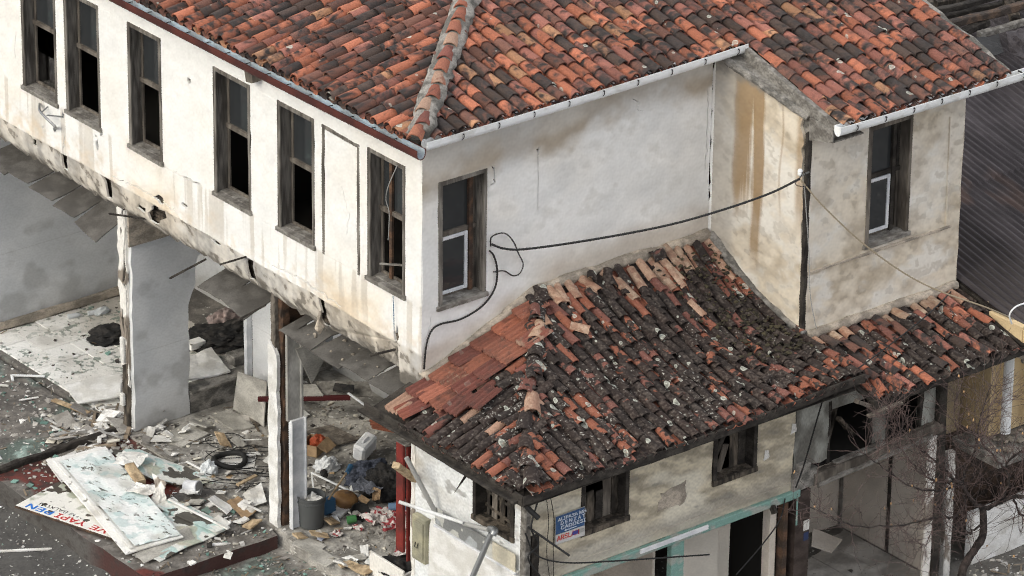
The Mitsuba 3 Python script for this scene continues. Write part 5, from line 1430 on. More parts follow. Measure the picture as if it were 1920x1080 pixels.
RAIL = solo('white_rail', merge([beam(V(*(1.035, 3.657, -0.12)), V(*(1.214, 3.038, -0.2)), .025, .02, .003)]), 'mat_white_plastic', 'thin white rail propped across the bucket and the brown pot', 'rail')
add(RAIL + '__leg', beam(V(*(1.035, 3.657, -0.12)), V(*(0.866, 3.38, -0.14)) + V(0, 0, -.05), .02, .012, .003), 'mat_white_plastic')
solo('paper_sheet', merge([sheet([V(*(0.823, 2.979, -0.33)), V(*(0.843, 2.778, -0.33)), V(*(1.055, 2.859, -0.33)), V(*(0.98, 3.009, -0.33))], 4, 4, .03, .012, 3, 1)]), 'mat_white_paint', 'stack of white papers before the brown pot', 'paper')
solo('crumpled_paper', crumple((0.729, 2.784, -0.35), .10, 15, 10, amp=.6), 'mat_white_paint', 'white crumpled paper left of the green cup', 'paper', smooth=30)
flatsheet([(0.264, 2.495, -0.35), (0.278, 2.412, -0.35), (0.389, 2.473, -0.35), (0.37, 2.56, -0.35)], 0, M('mat_pale_blue', (.52, .58, .75), .6), 'paper_card', 'small pale blue card on the dusty floor below the bucket', 'card', .004, .006)
M('mat_bottle_blue', (.14, .22, .34), .3)
solo('water_bottle', lathe([(0, 0), (.05, .0), (.055, .01), (.055, .24), (.02, .30), (.02, .33), (0, .33)], 18, V(*(1.446, 2.564, -0.3)), (.75, -.55, .05)), 'mat_bottle_blue', 'blue plastic bottle lying beside the red door edge', 'bottle', smooth=40)
solo('cloth_heap', heap((1.814, 3.451, -0.36), .34, .26, .22, 3, 5, 2.6), 'mat_denim', 'heap of dark blue jeans and clothes behind the brown pot', 'clothes', smooth=30)
solo('cloth_heap', heap((1.869, 3.066, -0.36), .40, .34, .32, 8, 5, 2.6), 'mat_dark_cloth', 'black heap of rags in the corner beside the red door', 'clothes', smooth=30)
solo('cloth_heap', crumple((1.366, 2.956, -0.16), .17, 21, 14, amp=.7), M('mat_grey_cloth', (.16, .17, .20), .95), 'grey-blue garment lying on top of the jeans', 'clothes', smooth=40)
flatsheet([(1.196, 2.911, -0.25), (1.263, 2.796, -0.3), (1.317, 2.777, -0.24), (1.273, 2.899, -0.2)], 0, 'mat_cardboard', 'cardboard_piece', 'brown cardboard flap before the black rags', 'cardboard', .005, .02, seed=19)
flatsheet([(1.336, 2.768, -0.25), (1.417, 2.706, -0.25), (1.455, 2.734, -0.12), (1.428, 2.867, -0.12)], 0, 'mat_cardboard', 'cardboard_piece', 'bent cardboard strip lying over the black rags', 'cardboard', .005, .03, seed=20)
TAPE = [((1.128, 2.457, -0.34), 'leftmost striped tape heap, right of the green cup'), ((1.329, 2.545, -0.34), 'striped tape heap below the black bowl'), ((1.228, 2.197, -0.34), 'striped tape heap lowest on the dusty floor'), ((1.435, 2.391, -0.34), 'striped tape heap under the blue bottle'),
        ((1.341, 2.111, -0.34), 'striped tape heap next to the meter box'), ((1.525, 2.285, -0.34), 'striped tape heap rightmost, against the red door'), ((1.219, 2.308, -0.33), 'striped tape heap in the middle of the tape'), ((0.856, 2.411, -0.35), 'small striped tape scrap below the green cup'), ((0.537, 2.434, -0.35), 'small striped tape scrap right of the blue card')]
for i, (p_, lab_) in enumerate(TAPE):
    solo('striped_tape', crumple(p_, .15 if i < 7 else .08, 30 + i, 14, amp=.75), 'mat_stripe', 'red and white ' + lab_, 'tape', 'crumpled striped tape', smooth=30)
solo('hanging_board', sheet([(0.257, 2.9, 2.144), (0.5, 2.9, 1.593), (0.726, 2.9, 1.913), (0.628, 2.9, 2.148)], 4, 4, .012, .01), 'mat_concrete_board', 'grey board hanging slantwise behind the second post', 'board')

# ---- white tub, meter box and pipes by the annex
to = V(*(0.508, 0.972, -0.3))
TUB = thing('white_tub', 'broken white plastered tub filled with black rubble at the bottom edge', 'tub')
tb = [wob(cbox(-.02, .02, -.48, .22, 0, .34, .01).apply_translation(to + V(-.22, .2, -.1)), .012), wob(cbox(-.22, .2, -.02, .02, 0, .3, .01).apply_translation(to + V(0, -.27, -.1)), .012)]
add(TUB + '__side', tb[0], 'mat_paint_flaked')
add(TUB + '__side', tb[1], 'mat_paint_flaked')
add(TUB + '__filling', heap(to + V(.0, .05, .05), .25, .3, .14, 3, 4), 'mat_dark_cloth', smooth=30)
solo('red_carton', crumple(to + V(.06, .18, .22), .09, 44, 8, amp=.6), 'mat_stripe', 'red and white packet lying in the white tub', 'packet', smooth=30)
MB = thing('meter_box', 'small beige electricity meter box on the end of the annex wall', 'box')
mo = V(*(-0.22, -0.277, 0.959))
mb_ = cbox(-.03, .06, -.13, .13, -.30, .30, .008)
add(MB + '__box', wob(mb_.apply_translation(mo), .003), M('mat_meter', grainy((.36, .34, .24), (.26, .25, .19), 6, fine=.1), .6))
add(MB + '__door', wob(cbox(-.045, -.032, -.10, .10, -.24, .24, .004).apply_translation(mo), .002), 'mat_meter')
add(MB + '__bracket', tube([mo + V(-.05, -.02, -.04), mo + V(-.065, -.02, -.10), mo + V(-.065, .03, -.10), mo + V(-.05, .03, -.04)], .006, 6), 'mat_cable')
RD = thing('red_door', 'bright red metal door edge standing against the annex wall end', 'door')
add(RD + '__leaf', wob(cbox(-.23, -.19, .06, .20, .62, 2.08, .005), .004), 'mat_red_paint')
add(RD + '__side', wob(cbox(-.188, -.06, .03, .055, .5, 2.05, .005), .004), 'mat_red_paint')
add(RD + '__top', cbox(-.23, .01, .02, .20, 2.082, 2.10, .004), 'mat_mortar')
solo('sawn_timber', wob(beam(V(*(-0.62, -0.314, 2.089)), V(*(-0.1, -0.054, 1.61)), .10, .08, seg=4, rough=.05, seed=2), .008), 'mat_cut_wood', 'short sawn timber sticking out of the annex wall end', 'timber')
solo('grey_pipe', tube([(-0.5, -0.365, 2.172), (-0.24, -0.584, 1.468)], .030, 10), 'mat_wire_grey', 'grey pipe leaning against the white side wall of the annex', 'pipe', smooth=40)
solo('white_pipe', merge([tube([(-0.75, -0.549, 1.733), (-0.3, -1.21, 1.588)], .022, 10)]), 'mat_white_plastic', 'white plastic pipe sticking out in front of the annex wall', 'pipe', smooth=40)
STOVE = thing('metal_flue', 'shiny grey metal flue pipe with an elbow below the side window', 'pipe')
add(STOVE + '__pipe', tube([(-0.42, -1.902, 1.771), (-0.6, -1.784, 1.199)], .036, 12), 'mat_metal', smooth=40)
add(STOVE + '__elbow', tube(curve([(-0.4, -1.908, 1.746), (-0.36, -1.896, 1.792), (-0.3, -1.72, 1.714)], 4), .042, 12), 'mat_metal', smooth=40)
add(STOVE + '__arm', tube([(-0.34, -1.75, 1.732), (-0.26, -1.18, 1.548)], .028, 10), 'mat_wire_grey', smooth=40)
solo('splinter', beam(V(*(-0.45, -1.516, 2.45)), V(*(-0.4, -1.17, 1.999)), .05, .02, .003, seg=6, rough=.05, taper=.08), 'mat_black_wood', 'black pointed splinter hanging from the annex eave', 'splinter')
solo('broken_downpipe', tube(curve([(-0.291, -2.36, 2.409), (-0.305, -2.4, 2.305), (-0.208, -2.52, 2.157)], 4), .032, 10), 'mat_cable', 'broken black downpipe stub at the annex corner', 'pipe', smooth=40)
solo('black_rod', tube([(-0.156, -2.26, 1.921), (0.185, -2.62, 1.583)], .014, 8), 'mat_cable', 'black rod sticking out below the blue street sign', 'rod')
# ---- street sign on the annex
ST = thing('street_sign', 'blue enamel street sign with white lettering over a red and blue strip', 'sign')
so = V(.285, -2.232, 1.535)


def plate(u0, u1, v0, v1, off, bend=.03):
    U = lambda u, w: so + V(u, -off - bend * max(0, u - .22) * (1 - w / .37) * 2, w)
    return sheet([U(u0, v0), U(u1, v0), U(u1, v1), U(u0, v1)], 6, 4, .003, 0)


add(ST + '__back_plate', plate(-.008, .438, -.008, .372, .0), 'mat_wire_grey')
add(ST + '__plate', plate(0, .43, .13, .365, .005), M('mat_sign_blue', grainy((.035, .085, .20), (.06, .11, .22), 12, fine=.15), .4))
add(ST + '__strip', plate(0, .43, .0, .125, .005), M('mat_strip_white', (.55, .54, .53), .5))


def st_text(t, x, z, h, mat, wide=1.0):
    m = meshkit.text_mesh(t, h, .002, True)
    v = np.array(m.vertices); v[:, 0] *= wide
    add(ST + '__lettering', trimesh.Trimesh(so + np.stack([x + v[:, 0], -.0105 - v[:, 2] - .06 * np.maximum(0, x + v[:, 0] - .22) * (1 - (z + v[:, 1]) / .37), z + v[:, 1]], 1), m.faces, process=False), mat)


M('mat_sign_white', (.55, .60, .68), .5)
st_text('ALIPASA MH', .022, .300, .042, 'mat_sign_white', 1.2)
st_text('D E N Z A T', .062, .240, .045, 'mat_sign_white', 1.12)
st_text('CADDESI', .065, .180, .045, 'mat_sign_white', 1.35)
add(ST + '__arrow', merge([cbox(.15, .31, -.014, -.011, .148, .158, .001).apply_translation(so), tm(np.array([[.15, -.014, .138], [.15, -.014, .168], [.12, -.014, .153], [.15, -.010, .138], [.15, -.010, .168], [.12, -.010, .153]]) + so, [[0, 1, 2], [3, 5, 4], [0, 2, 5], [0, 5, 3], [1, 4, 5], [1, 5, 2]])]), 'mat_sign_white')
M('mat_strip_red', (.50, .06, .05), .5)
M('mat_strip_blue', (.06, .06, .26), .5)
st_text('ARSLAN', .012, .045, .062, 'mat_strip_red', 1.0)
add(ST + '__block', cbox(.245, .33, -.022, -.012, .055, .10, .001).apply_translation(so), 'mat_strip_blue')
add(ST + '__block', cbox(.34, .41, -.03, -.02, .06, .105, .001).apply_translation(so), 'mat_wire_grey')

# ---- cables
def cable(name, label, pts, r, mat='mat_cable', per=6, n=6, cat='cable'):
    return solo(name, tube(curve(pts, per), r, n), mat, label, cat, smooth=True)


c1 = cable('black_cable', 'thick black cable sagging from the wing corner to the front window', [(4.469, -1.66, 4.944), (4.104, -1.5, 4.781), (3.391, -1.35, 4.678), (2.838, -1.02, 4.52), (2.044, -0.58, 4.394), (1.392, -0.22, 4.329), (1.161, -0.1, 4.356), (1.029, -0.03, 4.422)], .014)
add(c1 + '__loop', tube(curve([(1.013, -0.03, 4.399), (1.02, -0.04, 4.526), (1.199, -0.05, 4.53), (1.331, -0.06, 4.394), (1.415, -0.06, 4.21), (1.499, -0.05, 4.042), (1.46, -0.04, 3.93), (1.361, -0.03, 3.918), (1.221, -0.03, 4.02), (1.058, -0.03, 4.051)], 5), .008, 6), 'mat_cable', smooth=True)
cable('wall_cable', 'black cable running from the front window down along the wall corner', [(0.998, -0.03, 4.347), (1.064, -0.03, 4.259), (1.115, -0.03, 4.07), (1.085, -0.03, 3.832), (0.9, -0.03, 3.651), (0.577, -0.03, 3.566), (0.255, -0.03, 3.586), (0.119, -0.03, 3.527), (0.048, -0.03, 3.35), (0.017, -0.03, 3.063)], .012)
cable('beige_cable', 'thin beige cable hanging from the wing corner to the neighbouring eave', [(4.487, -1.66, 4.918), (4.705, -1.85, 4.576), (5.159, -2.1, 4.049), (5.659, -2.35, 3.596), (6.019, -2.6, 3.359), (6.466, -2.9, 3.144), (6.925, -2.96, 2.871)], .010, 'mat_rope')
cable('black_cable', 'black cable crossing over the lean-to tiles', [(7.238, -1.6, 2.719), (6.436, -2, 2.745), (5.763, -2.2, 2.682), (5.093, -2.45, 2.694), (4.6, -2.7, 2.773)], .009)
cable('corner_wire', 'pale wires hanging down the black corner post of the wing', [(4.56, -1.64, 4.843), (4.632, -1.62, 4.43), (4.722, -1.6, 3.83), (4.777, -1.6, 3.242), (4.948, -1.6, 2.616)], .006, 'mat_wire_grey')
INS = thing('insulator', 'white insulator knob where the cables meet on the wing corner', 'insulator')
io = V(*(4.467, -1.66, 4.994))
add(INS + '__knob', lathe([(0, 0), (.03, 0), (.035, .02), (.022, .035), (.035, .05), (.02, .075), (0, .08)], 16, io), 'mat_white_plastic', smooth=40)
add(INS + '__arm', beam(io + V(0, 0, -.02), V(4.69, -1.57, io[2] - .05), .02, .02, .003), 'mat_metal')
add(INS + '__coil', tube(curve([io + V(.02 + .09 * math.cos(t), -.02 + .04 * math.sin(2 * t), -.06 + .09 * math.sin(t)) for t in np.linspace(0, 9, 16)], 3), .005, 5), 'mat_cable', smooth=True)
cable('street_cable', 'black cable running along the turquoise shop beam', [(-0.211, -2.28, 1.862), (-0.062, -2.3, 1.541), (0.304, -2.4, 1.36), (0.999, -2.45, 1.18), (1.748, -2.45, 0.984), (2.554, -2.4, 0.749)], .010)
cable('street_cable', 'black cable hanging from the annex eave down to the dark pillar', [(4.188, -2.55, 2.463), (4.152, -2.45, 2.016), (4.102, -2.34, 1.479), (4.014, -2.3, 1.162)], .010)
cable('street_cable', 'black cable slanting across the shop opening', [(3.845, -2.3, 1.068), (3.77, -2.3, 0.798), (3.522, -2.28, 0.537), (3.121, -2.26, 0.23)], .009)
cable('street_cable', 'tangled black cable at the blackened annex corner', [(-0.049, -2.3, 2.24), (-0.188, -2.36, 1.958), (-0.024, -2.3, 1.67), (-0.214, -2.34, 1.571), (-0, -2.3, 1.238)], .012)
cable('white_cable', 'white cable looped at the corner of the neighbouring corrugated roof', [(6.892, -2.97, 2.818), (6.815, -3, 2.974), (6.918, -3, 3.054), (7.165, -2.98, 3.043)], .012, 'mat_white_plastic')
for i, x in enumerate((1020, 1030)):
    cable('hanging_wire', ('left', 'right')[i] + ' one of two thin wires hanging beside the blue street sign', [(0.076, -2.28, 2.347) if i == 0 else (0.132, -2.28, 2.343), (.17 + .08 * i, -2.24, 1.9), (.14 + .10 * i, -2.25, 1.5), (.20 + .06 * i, -2.24, 1.12)], .005)
cable('blue_string', 'thin string with a plaster lump hanging below the last window', [(-0.03, 0.521, 3.834), (-0.04, 0.497, 3.67), (-0.04, 0.486, 3.406)], .005, 'mat_blue', cat='string')
cable('loose_string', 'white string hanging out of the last window by the corner', [(-0.02, 0.453, 5.553), (-0.05, 0.591, 5.239), (0, 0.698, 5.015), (0.02, 0.662, 4.85), (0.03, 0.696, 4.488)], .006, 'mat_wire_grey', cat='string')
for i in range(6):
    r = np.random.default_rng(60 + i)
    c0 = np.array([(.95, 5.3, -.35), (.75, 5.0, -.35), (1.1, 4.9, -.35), (.5, 4.6, -.35), (.8, 4.4, -.35), (.25, 4.35, -.35)])[i]
    pts = [c0 + V(.35 * math.cos(t * 1.9 + i) * (.5 + .5 * r.random()), .35 * math.sin(t * 1.6 + i) * (.5 + .5 * r.random()), .03 * r.random()) for t in np.linspace(0, 6, 12)]
    solo('wire_tangle', tube(curve(pts, 5), .006, 5), 'mat_cable', ('rightmost', 'upper', 'lower right', 'lowest', 'middle', 'leftmost')[i] + ' loop of black wire on the floor behind the tyre', 'wire', 'wires tangled on the floor', smooth=True)

# ---- inside the open ground floor
flatsheet([(0.037, 7.893, -0.2), (-0.032, 7.45, -0.3), (0.499, 7.223, -0.25), (0.806, 7.671, -0.18)], 0, 'mat_white_paint', 'white_board', 'big white board lying before the first timber post', 'board', .02, .012, fold=lambda u, v: .10 * np.clip(.12 - v, 0, 1))
flatsheet([(1.497, 7.081, 0.1), (1.177, 6.625, 0.02), (1.771, 6.483, 0.02), (1.901, 7.109, 0.1)], 0, 'mat_white_paint', 'white_board', 'white broken board lying on the inner step', 'board', .025, .02, seed=3)
solo('dark_rag', heap((1.522, 9.026, -0.34), .30, .26, .10, 6, 4), 'mat_dark_cloth', 'black rag on the white tiled floor', 'rag', smooth=30)
flatsheet([(1.234, 9.003, -0.33), (1.326, 8.827, -0.33), (1.42, 8.874, -0.31), (1.365, 9.039, -0.3)], 0, 'mat_cardboard', 'cardboard_piece', 'brown cardboard by the black rag on the tiled floor', 'cardboard', .006, .02)
for i, (p_, lab) in enumerate([((1.413, 9.86, -0.33), 'small bottle leftmost of the litter along the grey back wall'), ((1.695, 9.779, -0.33), 'clear bottle in the middle of the litter along the grey back wall'), ((1.881, 9.726, -0.33), 'clear plastic bag beside the first post along the grey back wall')]):
    solo(('plastic_bottle', 'plastic_bottle', 'plastic_bag')[i], heap(p_, .12, .07, .06, i + 3, 3) if i == 2 else lathe([(0, 0), (.035, 0), (.035, .13), (.012, .18), (0, .18)], 14, V(*p_), (.9, -.3, .05)), 'mat_clear_plastic', lab, ('bottle', 'bottle', 'bag')[i], smooth=30)
solo('pink_bag', heap((2.646, 7.84, -0.02), .26, .18, .22, 7, 4, 2.5), 'mat_pink_bag', 'dusty pink bag in the back room', 'bag', smooth=30)
solo('burnt_heap', heap((2.378, 7.488, -0.02), .55, .4, .14, 4, 5, 4), 'mat_dark_cloth', 'black burnt heap in front of the pink bag', 'heap', smooth=30)
solo('paper_block', wob(cbox(-.12, .12, -.08, .08, 0, .09, .005).apply_translation(V(*(1.868, 7.439, -0))), .005), 'mat_dirty_white', 'white block of papers left of the burnt heap', 'block')
solo('concrete_block', wob(cbox(-.14, .14, -.10, .10, 0, .14, .005).apply_translation(V(*(2.086, 6.743, -0.02))), .008), 'mat_mortar', 'grey block on the floor of the back room', 'block')
flatsheet([(1.583, 6.179, -0.36), (1.602, 5.503, -0.36), (1.782, 5.671, 0.18), (1.61, 6.083, 0.22)], 0, 'mat_concrete_board', 'leaning_board', 'light grey board leaning behind the second post', 'board', .015, .004)
flatsheet([(1.644, 6.142, -0.34), (1.524, 5.562, -0.36), (1.9, 5.601, -0.33), (1.816, 5.771, -0.12)], 0, 'mat_old_wood', 'leaning_board', 'dark board lying in front of the light leaning board', 'board', .015, .004)
solo('red_beam', beam(V(1.60, 5.62, .0), V(2.6, 4.92, .0), .06, .06, .006), M('mat_dark_red', (.075, .014, .015), .6), 'dark red beam lying behind the second post', 'beam')
flatsheet([(1.996, 5.345, 0.04), (2.299, 5.116, 0.04), (2.358, 5.361, 0.1), (2.131, 5.493, 0.1)], 0, 'mat_concrete_board', 'counter_board', 'pale board lying on the dark red beam', 'board', .015, .006)
flatsheet([(2.346, 5.132, 0.02), (2.851, 4.75, 0.02), (3.008, 5.075, 0.06), (2.43, 5.46, 0.08)], 0, 'mat_grey_wood', 'counter_board', 'grey board behind the pale board on the red beam', 'board', .015, .015)
flatsheet([(2.442, 5.095, 0.1), (2.607, 4.869, 0.1), (2.694, 4.963, 0.14), (2.531, 5.168, 0.14)], 0, 'mat_dark_cloth', 'dark_tray', 'dark tray with a white edge on the grey boards', 'tray', .03, .004)
solo('white_rail', beam(V(*(2.537, 4.882, 0.1)), V(*(2.481, 4.304, 0.1)), .03, .02, .003), 'mat_soft_white', 'white rail sticking out under the annex eave', 'rail')
flatsheet([(2.152, 5.612, -0.33), (2.039, 5.361, -0.34), (2.28, 5.379, -0.34), (2.315, 5.69, -0.33)], 0, 'mat_dirty_white', 'small_board', 'pale board on the floor right of the second post', 'board', .01, .004)
P0 = V(*(2.448, 4.283, -0.1))
vt, ft, _ = flat_tile(.40, .26, 2)
Rt = trimesh.transformations.euler_matrix(.1, .35, -.45)[:3, :3]
solo('fallen_tile', tm(vt @ Rt.T + P0, ft), 'mat_tile', 'orange flat roof tile fallen onto the rubble under the annex eave', 'tile', uv=np.tile([9001.5, 3.5], (len(vt), 1)))
flatsheet([(5.333, -1.2, -0.505), (5.548, -1.35, -0.61), (6.051, -1, -0.739), (5.616, -0.9, -0.474)], 0, 'mat_beige_panel', 'fallen_sheet', 'fallen beige panel on the floor of the right shop', 'panel', .015, .006)
flatsheet([(2.72, -1.75, -1.0), (3.20, -1.85, -1.0), (3.20, -1.80, .98), (2.72, -1.70, .98)], 0, M('mat_shop_board', grainy((.58, .54, .48), (.50, .47, .42), 2, fine=.06), .7), 'leaning_sheet', 'tall pale panel standing in the left shop opening', 'panel', .015, .004)
flatsheet([(3.18, -1.62, -1.0), (3.52, -1.66, -1.0), (3.50, -1.70, .66), (3.16, -1.66, .58)], 0, 'mat_shop_board', 'leaning_sheet', 'shorter pale panel right of the tall one in the left shop', 'panel', .015, .004)
# street litter
for i, (p, q, w, lab) in enumerate([((-2.664, 5.319, -0.8), (-2.019, 4.921, -0.8), .04, 'long white strip on the dark street at the bottom left'), ((-1.978, 4.762, -0.8), (-2.059, 4.46, -0.8), .03, 'short white stick on the street under the sign corner'),
                                    ((-2.091, 4.593, -0.8), (-1.989, 4.262, -0.8), .025, 'thin white stick near the red step face'), ((-1.922, 4.795, -0.74), (-1.961, 4.665, -0.78), .05, 'stubby white piece upright at the step face'),
                                    ((-0.209, 8.783, -0.36), (0.127, 8.488, -0.36), .035, 'white angled strip on the dirt left of the tiled floor'), ((-0.209, 8.783, -0.36), (-0.277, 8.654, -0.37), .035, 'short bent end of the white strip on the dirt'),
                                    ((-0.475, 8.664, -0.38), (-0.402, 8.568, -0.38), .035, 'white stub at the left edge on the dirt'), ((-0.18, 7.817, -0.36), (-0.041, 7.186, -0.36), .09, 'yellowish board end below the big white board'),
                                    ((-0.114, 6.802, -0.36), (-0.385, 6.425, -0.38), .05, 'white plaster stick upright by the kerb end'), ((-0.051, 6.794, -0.36), (-0.106, 6.489, -0.38), .05, 'white plaster stick leaning beside the upright one'),
                                    ((0.038, 6.03, -0.35), (0.074, 5.326, -0.36), .07, 'grey batten between the slab and the torn poster'), ((0.162, 5.209, -0.34), (0.186, 4.883, -0.34), .03, 'white stick left of the clear plastic bag'),
                                    ((0.286, 4.25, -0.33), (0.636, 4.326, -0.33), .05, 'pale wooden strip below the tyre'), ((1.031, 5.331, -0.34), (1.35, 5.104, -0.33), .02, 'thin pale rod behind the tyre'),
                                    ((1.654, 4.845, -0.35), (1.627, 4.572, -0.35), .02, 'white rod left of the carton'), ((0.057, 2.772, -0.4), (0.124, 1.789, -0.5), .07, 'grey timber edge between floor and glass-strewn ground'),
                                    ((0.206, 2.746, -0.36), (0.082, 1.899, -0.42), .05, 'second grey timber beside the floor edge'), ((-0.858, 3.26, -0.42), (-0.665, 3.15, -0.42), .04, 'small white splinter on the step below the poster'),
                                    ((-0.171, 3.089, -0.46), (0.02, 3.123, -0.42), .03, 'white splinter near the foot of the white post')]):
    a_, b_ = V(*p), V(*q)
    solo('loose_stick', beam(a_ + V(0, 0, .02), b_ + V(0, 0, .02), w, min(w * .6, .025), .003, seg=4, rough=.07, seed=i), ('mat_white_paint', 'mat_white_paint', 'mat_white_paint', 'mat_white_paint', 'mat_white_plastic', 'mat_white_plastic', 'mat_white_paint', 'mat_cut_wood', 'mat_white_paint', 'mat_white_paint', 'mat_grey_wood', 'mat_white_paint', 'mat_cut_wood', 'mat_dirty_white', 'mat_white_plastic', 'mat_grey_wood', 'mat_grey_wood', 'mat_white_paint', 'mat_white_paint')[i], lab, 'stick')
flatsheet([(-0.886, 2.92, -0.42), (-0.844, 2.817, -0.42), (-0.74, 2.906, -0.4), (-0.762, 3.013, -0.4)], 0, 'mat_white_paint', 'paper_sheet', 'white torn scrap on the front edge of the step', 'paper', .006, .01)


# ---- broken boards and slabs big enough to tell apart
rb = np.random.default_rng(404)
WHERE = ['in front of the grey cross wall', 'between the two posts', 'near the foot of the white post', 'behind the bucket', 'below the dusty floor edge', 'on the painted step']
SPOT = [(.45, 6.0, -.36, .5, .25), (.5, 5.0, -.36, .5, .7), (.0, 3.6, -.37, .35, .45), (1.2, 3.0, -.36, .6, .8), (.25, 1.9, -.36, .4, .9), (-.45, 4.2, -.39, .5, .9)]
for i in range(48):
    w = i % 6
    x0, y0, z0, dx, dy = SPOT[w]
    x, y = x0 + dx * rb.normal() * .6, y0 + dy * rb.normal() * .6
    x = max(x, .1) if w not in (2, 5) else max(min(x, .03), -1.2)
    if w == 2 or w == 5:
        y = float(np.clip(y, 3.05, 6.4))
    if (x - ty[0]) ** 2 + (y - ty[1]) ** 2 < .2:
        x += .7
    a, L, W_ = rb.random() * 6.28, .06 + .11 * rb.random() ** 1.5, .04 + .07 * rb.random()
    u_, v_ = V(math.cos(a), math.sin(a), .18 * rb.normal()) * L, V(-math.sin(a), math.cos(a), .18 * rb.normal()) * W_
    c0 = V(x, y, z0 + .02 + abs(u_[2]) + abs(v_[2]))
    q_ = rb.normal(size=(4, 1)) * .22
    cs = [c0 - u_ - v_ * (1 + q_[0]), c0 + u_ * (1 + q_[1]) - v_, c0 + u_ + v_ * (1 + q_[2]), c0 - u_ * (1 + q_[3]) + v_]
    if np.cross(cs[1] - cs[0], cs[3] - cs[0])[2] < 0:
        cs = cs[::-1]
    mi_ = int(rb.integers(7))
    kind_ = ('grey slab', 'dirty white board', 'grey slab', 'bare wooden board', 'dirty white board', 'weathered grey board', 'clean white board')[mi_]
    solo('broken_board', sheet(cs, 4, 3, .012 + .012 * rb.random(), .015, 3, i), ('mat_concrete_board', 'mat_dirty_white', 'mat_concrete_board', 'mat_cut_wood', 'mat_dirty_white', 'mat_grey_wood', 'mat_white_paint')[mi_], f'{kind_} fragment lying {WHERE[w]}', 'board', f'{kind_} fragments {WHERE[w]}')


# ---- loose rubble, too small to tell apart
def chips(n, place, size, kinds, weights, seed, flat=.35):
    r = np.random.default_rng(seed)
    ms, us = [], []
    for i in range(n):
        x, y, z = place(r)
        s = size * (.4 + 1.3 * r.random() ** 3)
        k = r.choice(kinds, p=np.array(weights) / sum(weights))
        if k == 2 or (k == 0 and r.random() < .25):
            a = r.random() * 6.28
            L = s * (2 + 4 * r.random())
            m = beam((x, y, z + .01), (x + L * math.cos(a), y + L * math.sin(a), z + .01 + .03 * r.normal()), s * .5, s * .25, .002)
        elif r.random() < .18:
            a, q_ = r.random() * 6.28, r.normal(size=(4, 2)) * .22
            base = np.array([[-1, -.7], [1, -.8], [.9, .8], [-.8, .7]]) + q_
            L = s * (.7 + .8 * r.random())
            R2 = np.array([[math.cos(a), -math.sin(a)], [math.sin(a), math.cos(a)]])
            pl_ = base @ R2.T * L
            tilt = r.normal(size=2) * .22
            zz = z + .012 + np.abs(tilt).sum() * L * .8 + pl_ @ tilt
            th = .006 + .014 * r.random()
            m = tm(np.vstack([np.c_[pl_ + [x, y], zz], np.c_[pl_ + [x, y], zz - th]]), [[0, 1, 2], [0, 2, 3], [4, 6, 5], [4, 7, 6]] + [[i_, i_ + 4, (i_ + 1) % 4 + 4] for i_ in range(4)] + [[i_, (i_ + 1) % 4 + 4, (i_ + 1) % 4] for i_ in range(4)])
        else:
            m = rock((x, y, z + s * flat * .4), s * (1.0 if s < .05 else .8), int(r.integers(1e9)), flat * (.8 + 1.2 * r.random()))
        ms.append(m); TID[0] += 1
        us.append(np.tile([TID[0] % 4096 + .5, k + .5], (len(m.vertices), 1)))
    return merge(ms), np.vstack(us)


def rubble(name, n, place, size, kinds, weights, seed, flat=.35):
    m, u = chips(n, place, size, kinds, weights, seed, flat)
    solo(name, m, 'mat_chip', kind='stuff', uv=u, label=RUB[name][0], cat='rubble')


RUB = {'plaster_rubble': ('broken plaster and mortar rubble round the first timber post',), 'dirt_rubble': ('small white and grey chips scattered on the dirt by the tiled floor',), 'street_rubble': ('fine white chips strewn over the dark street',),
       'step_rubble': ('mixed splinters and chips on the painted step',), 'floor_rubble': ('dusty rubble scattered over the floor behind the posts',), 'glass_rubble': ('greenish broken glass and splinters below the floor edge',),
       'shop_rubble': ('dirt and chips on the shop floors',), 'tile_litter': ('small dirt and crumbs on the white tiled floor',), 'yard_rubble': ('rubble on the ground beside the tree trunk',)}
gz = lambda x, y: float(ground_z(np.array(x), np.array(y)))
uni = lambda r, a, b: a + (b - a) * r.random()


def P_post(r):
    x, y = -.15 + .38 * r.normal(), 6.75 + .45 * r.normal()
    return x, y, -.36 if x > .06 else (gz(x, y) if y > 6.6 else -.40)


rubble('plaster_rubble', 480, P_post, .072, [0, 1, 2, 6, 8], [5, 3, 1.5, 3, 3], 1)


def P_dirt(r):
    x, y = uni(r, -2.0, .06), uni(r, 6.65, 11)
    return x, y, gz(x, y)


rubble('dirt_rubble', 800, P_dirt, .028, [0, 1, 2, 5, 8], [6, 2, 2, 2, 3], 2)


def P_street(r):
    x, y = uni(r, -4, -2.0), uni(r, 2, 8)
    return x, y, gz(x, y)


rubble('street_rubble', 1100, P_street, .015, [0, 1, 5, 8], [6, 2, 1, 2], 3)


def P_step(r):
    t = r.random() ** .7
    x, y = -.05 - 1.9 * (1 - t), uni(r, 2.98, 6.5)
    return x, y, -.405


rubble('step_rubble', 1100, P_step, .028, [0, 1, 2, 3, 4, 5, 6, 8], [4, 3, 3, 1, 2, 2, 3, 3], 4)


def P_floor(r):
    x, y = .08 + 2.9 * r.random() ** 1.1, uni(r, .4, 6.3)
    if (x - ty[0]) ** 2 + (y - ty[1]) ** 2 < .13 or (x - bk[0]) ** 2 + (y - bk[1]) ** 2 < .12:
        x, y = uni(r, .8, 2.8), uni(r, 4.4, 6.2)
    return x, y, -.372


rubble('floor_rubble', 2000, P_floor, .030, [0, 1, 2, 3, 4, 6, 8], [4, 5, 2, 1, 2, 4, 4], 5)


def P_glass(r):
    x, y = uni(r, -1.9, .04), uni(r, -.1, 2.92)
    return x, y, gz(x, y) + .01


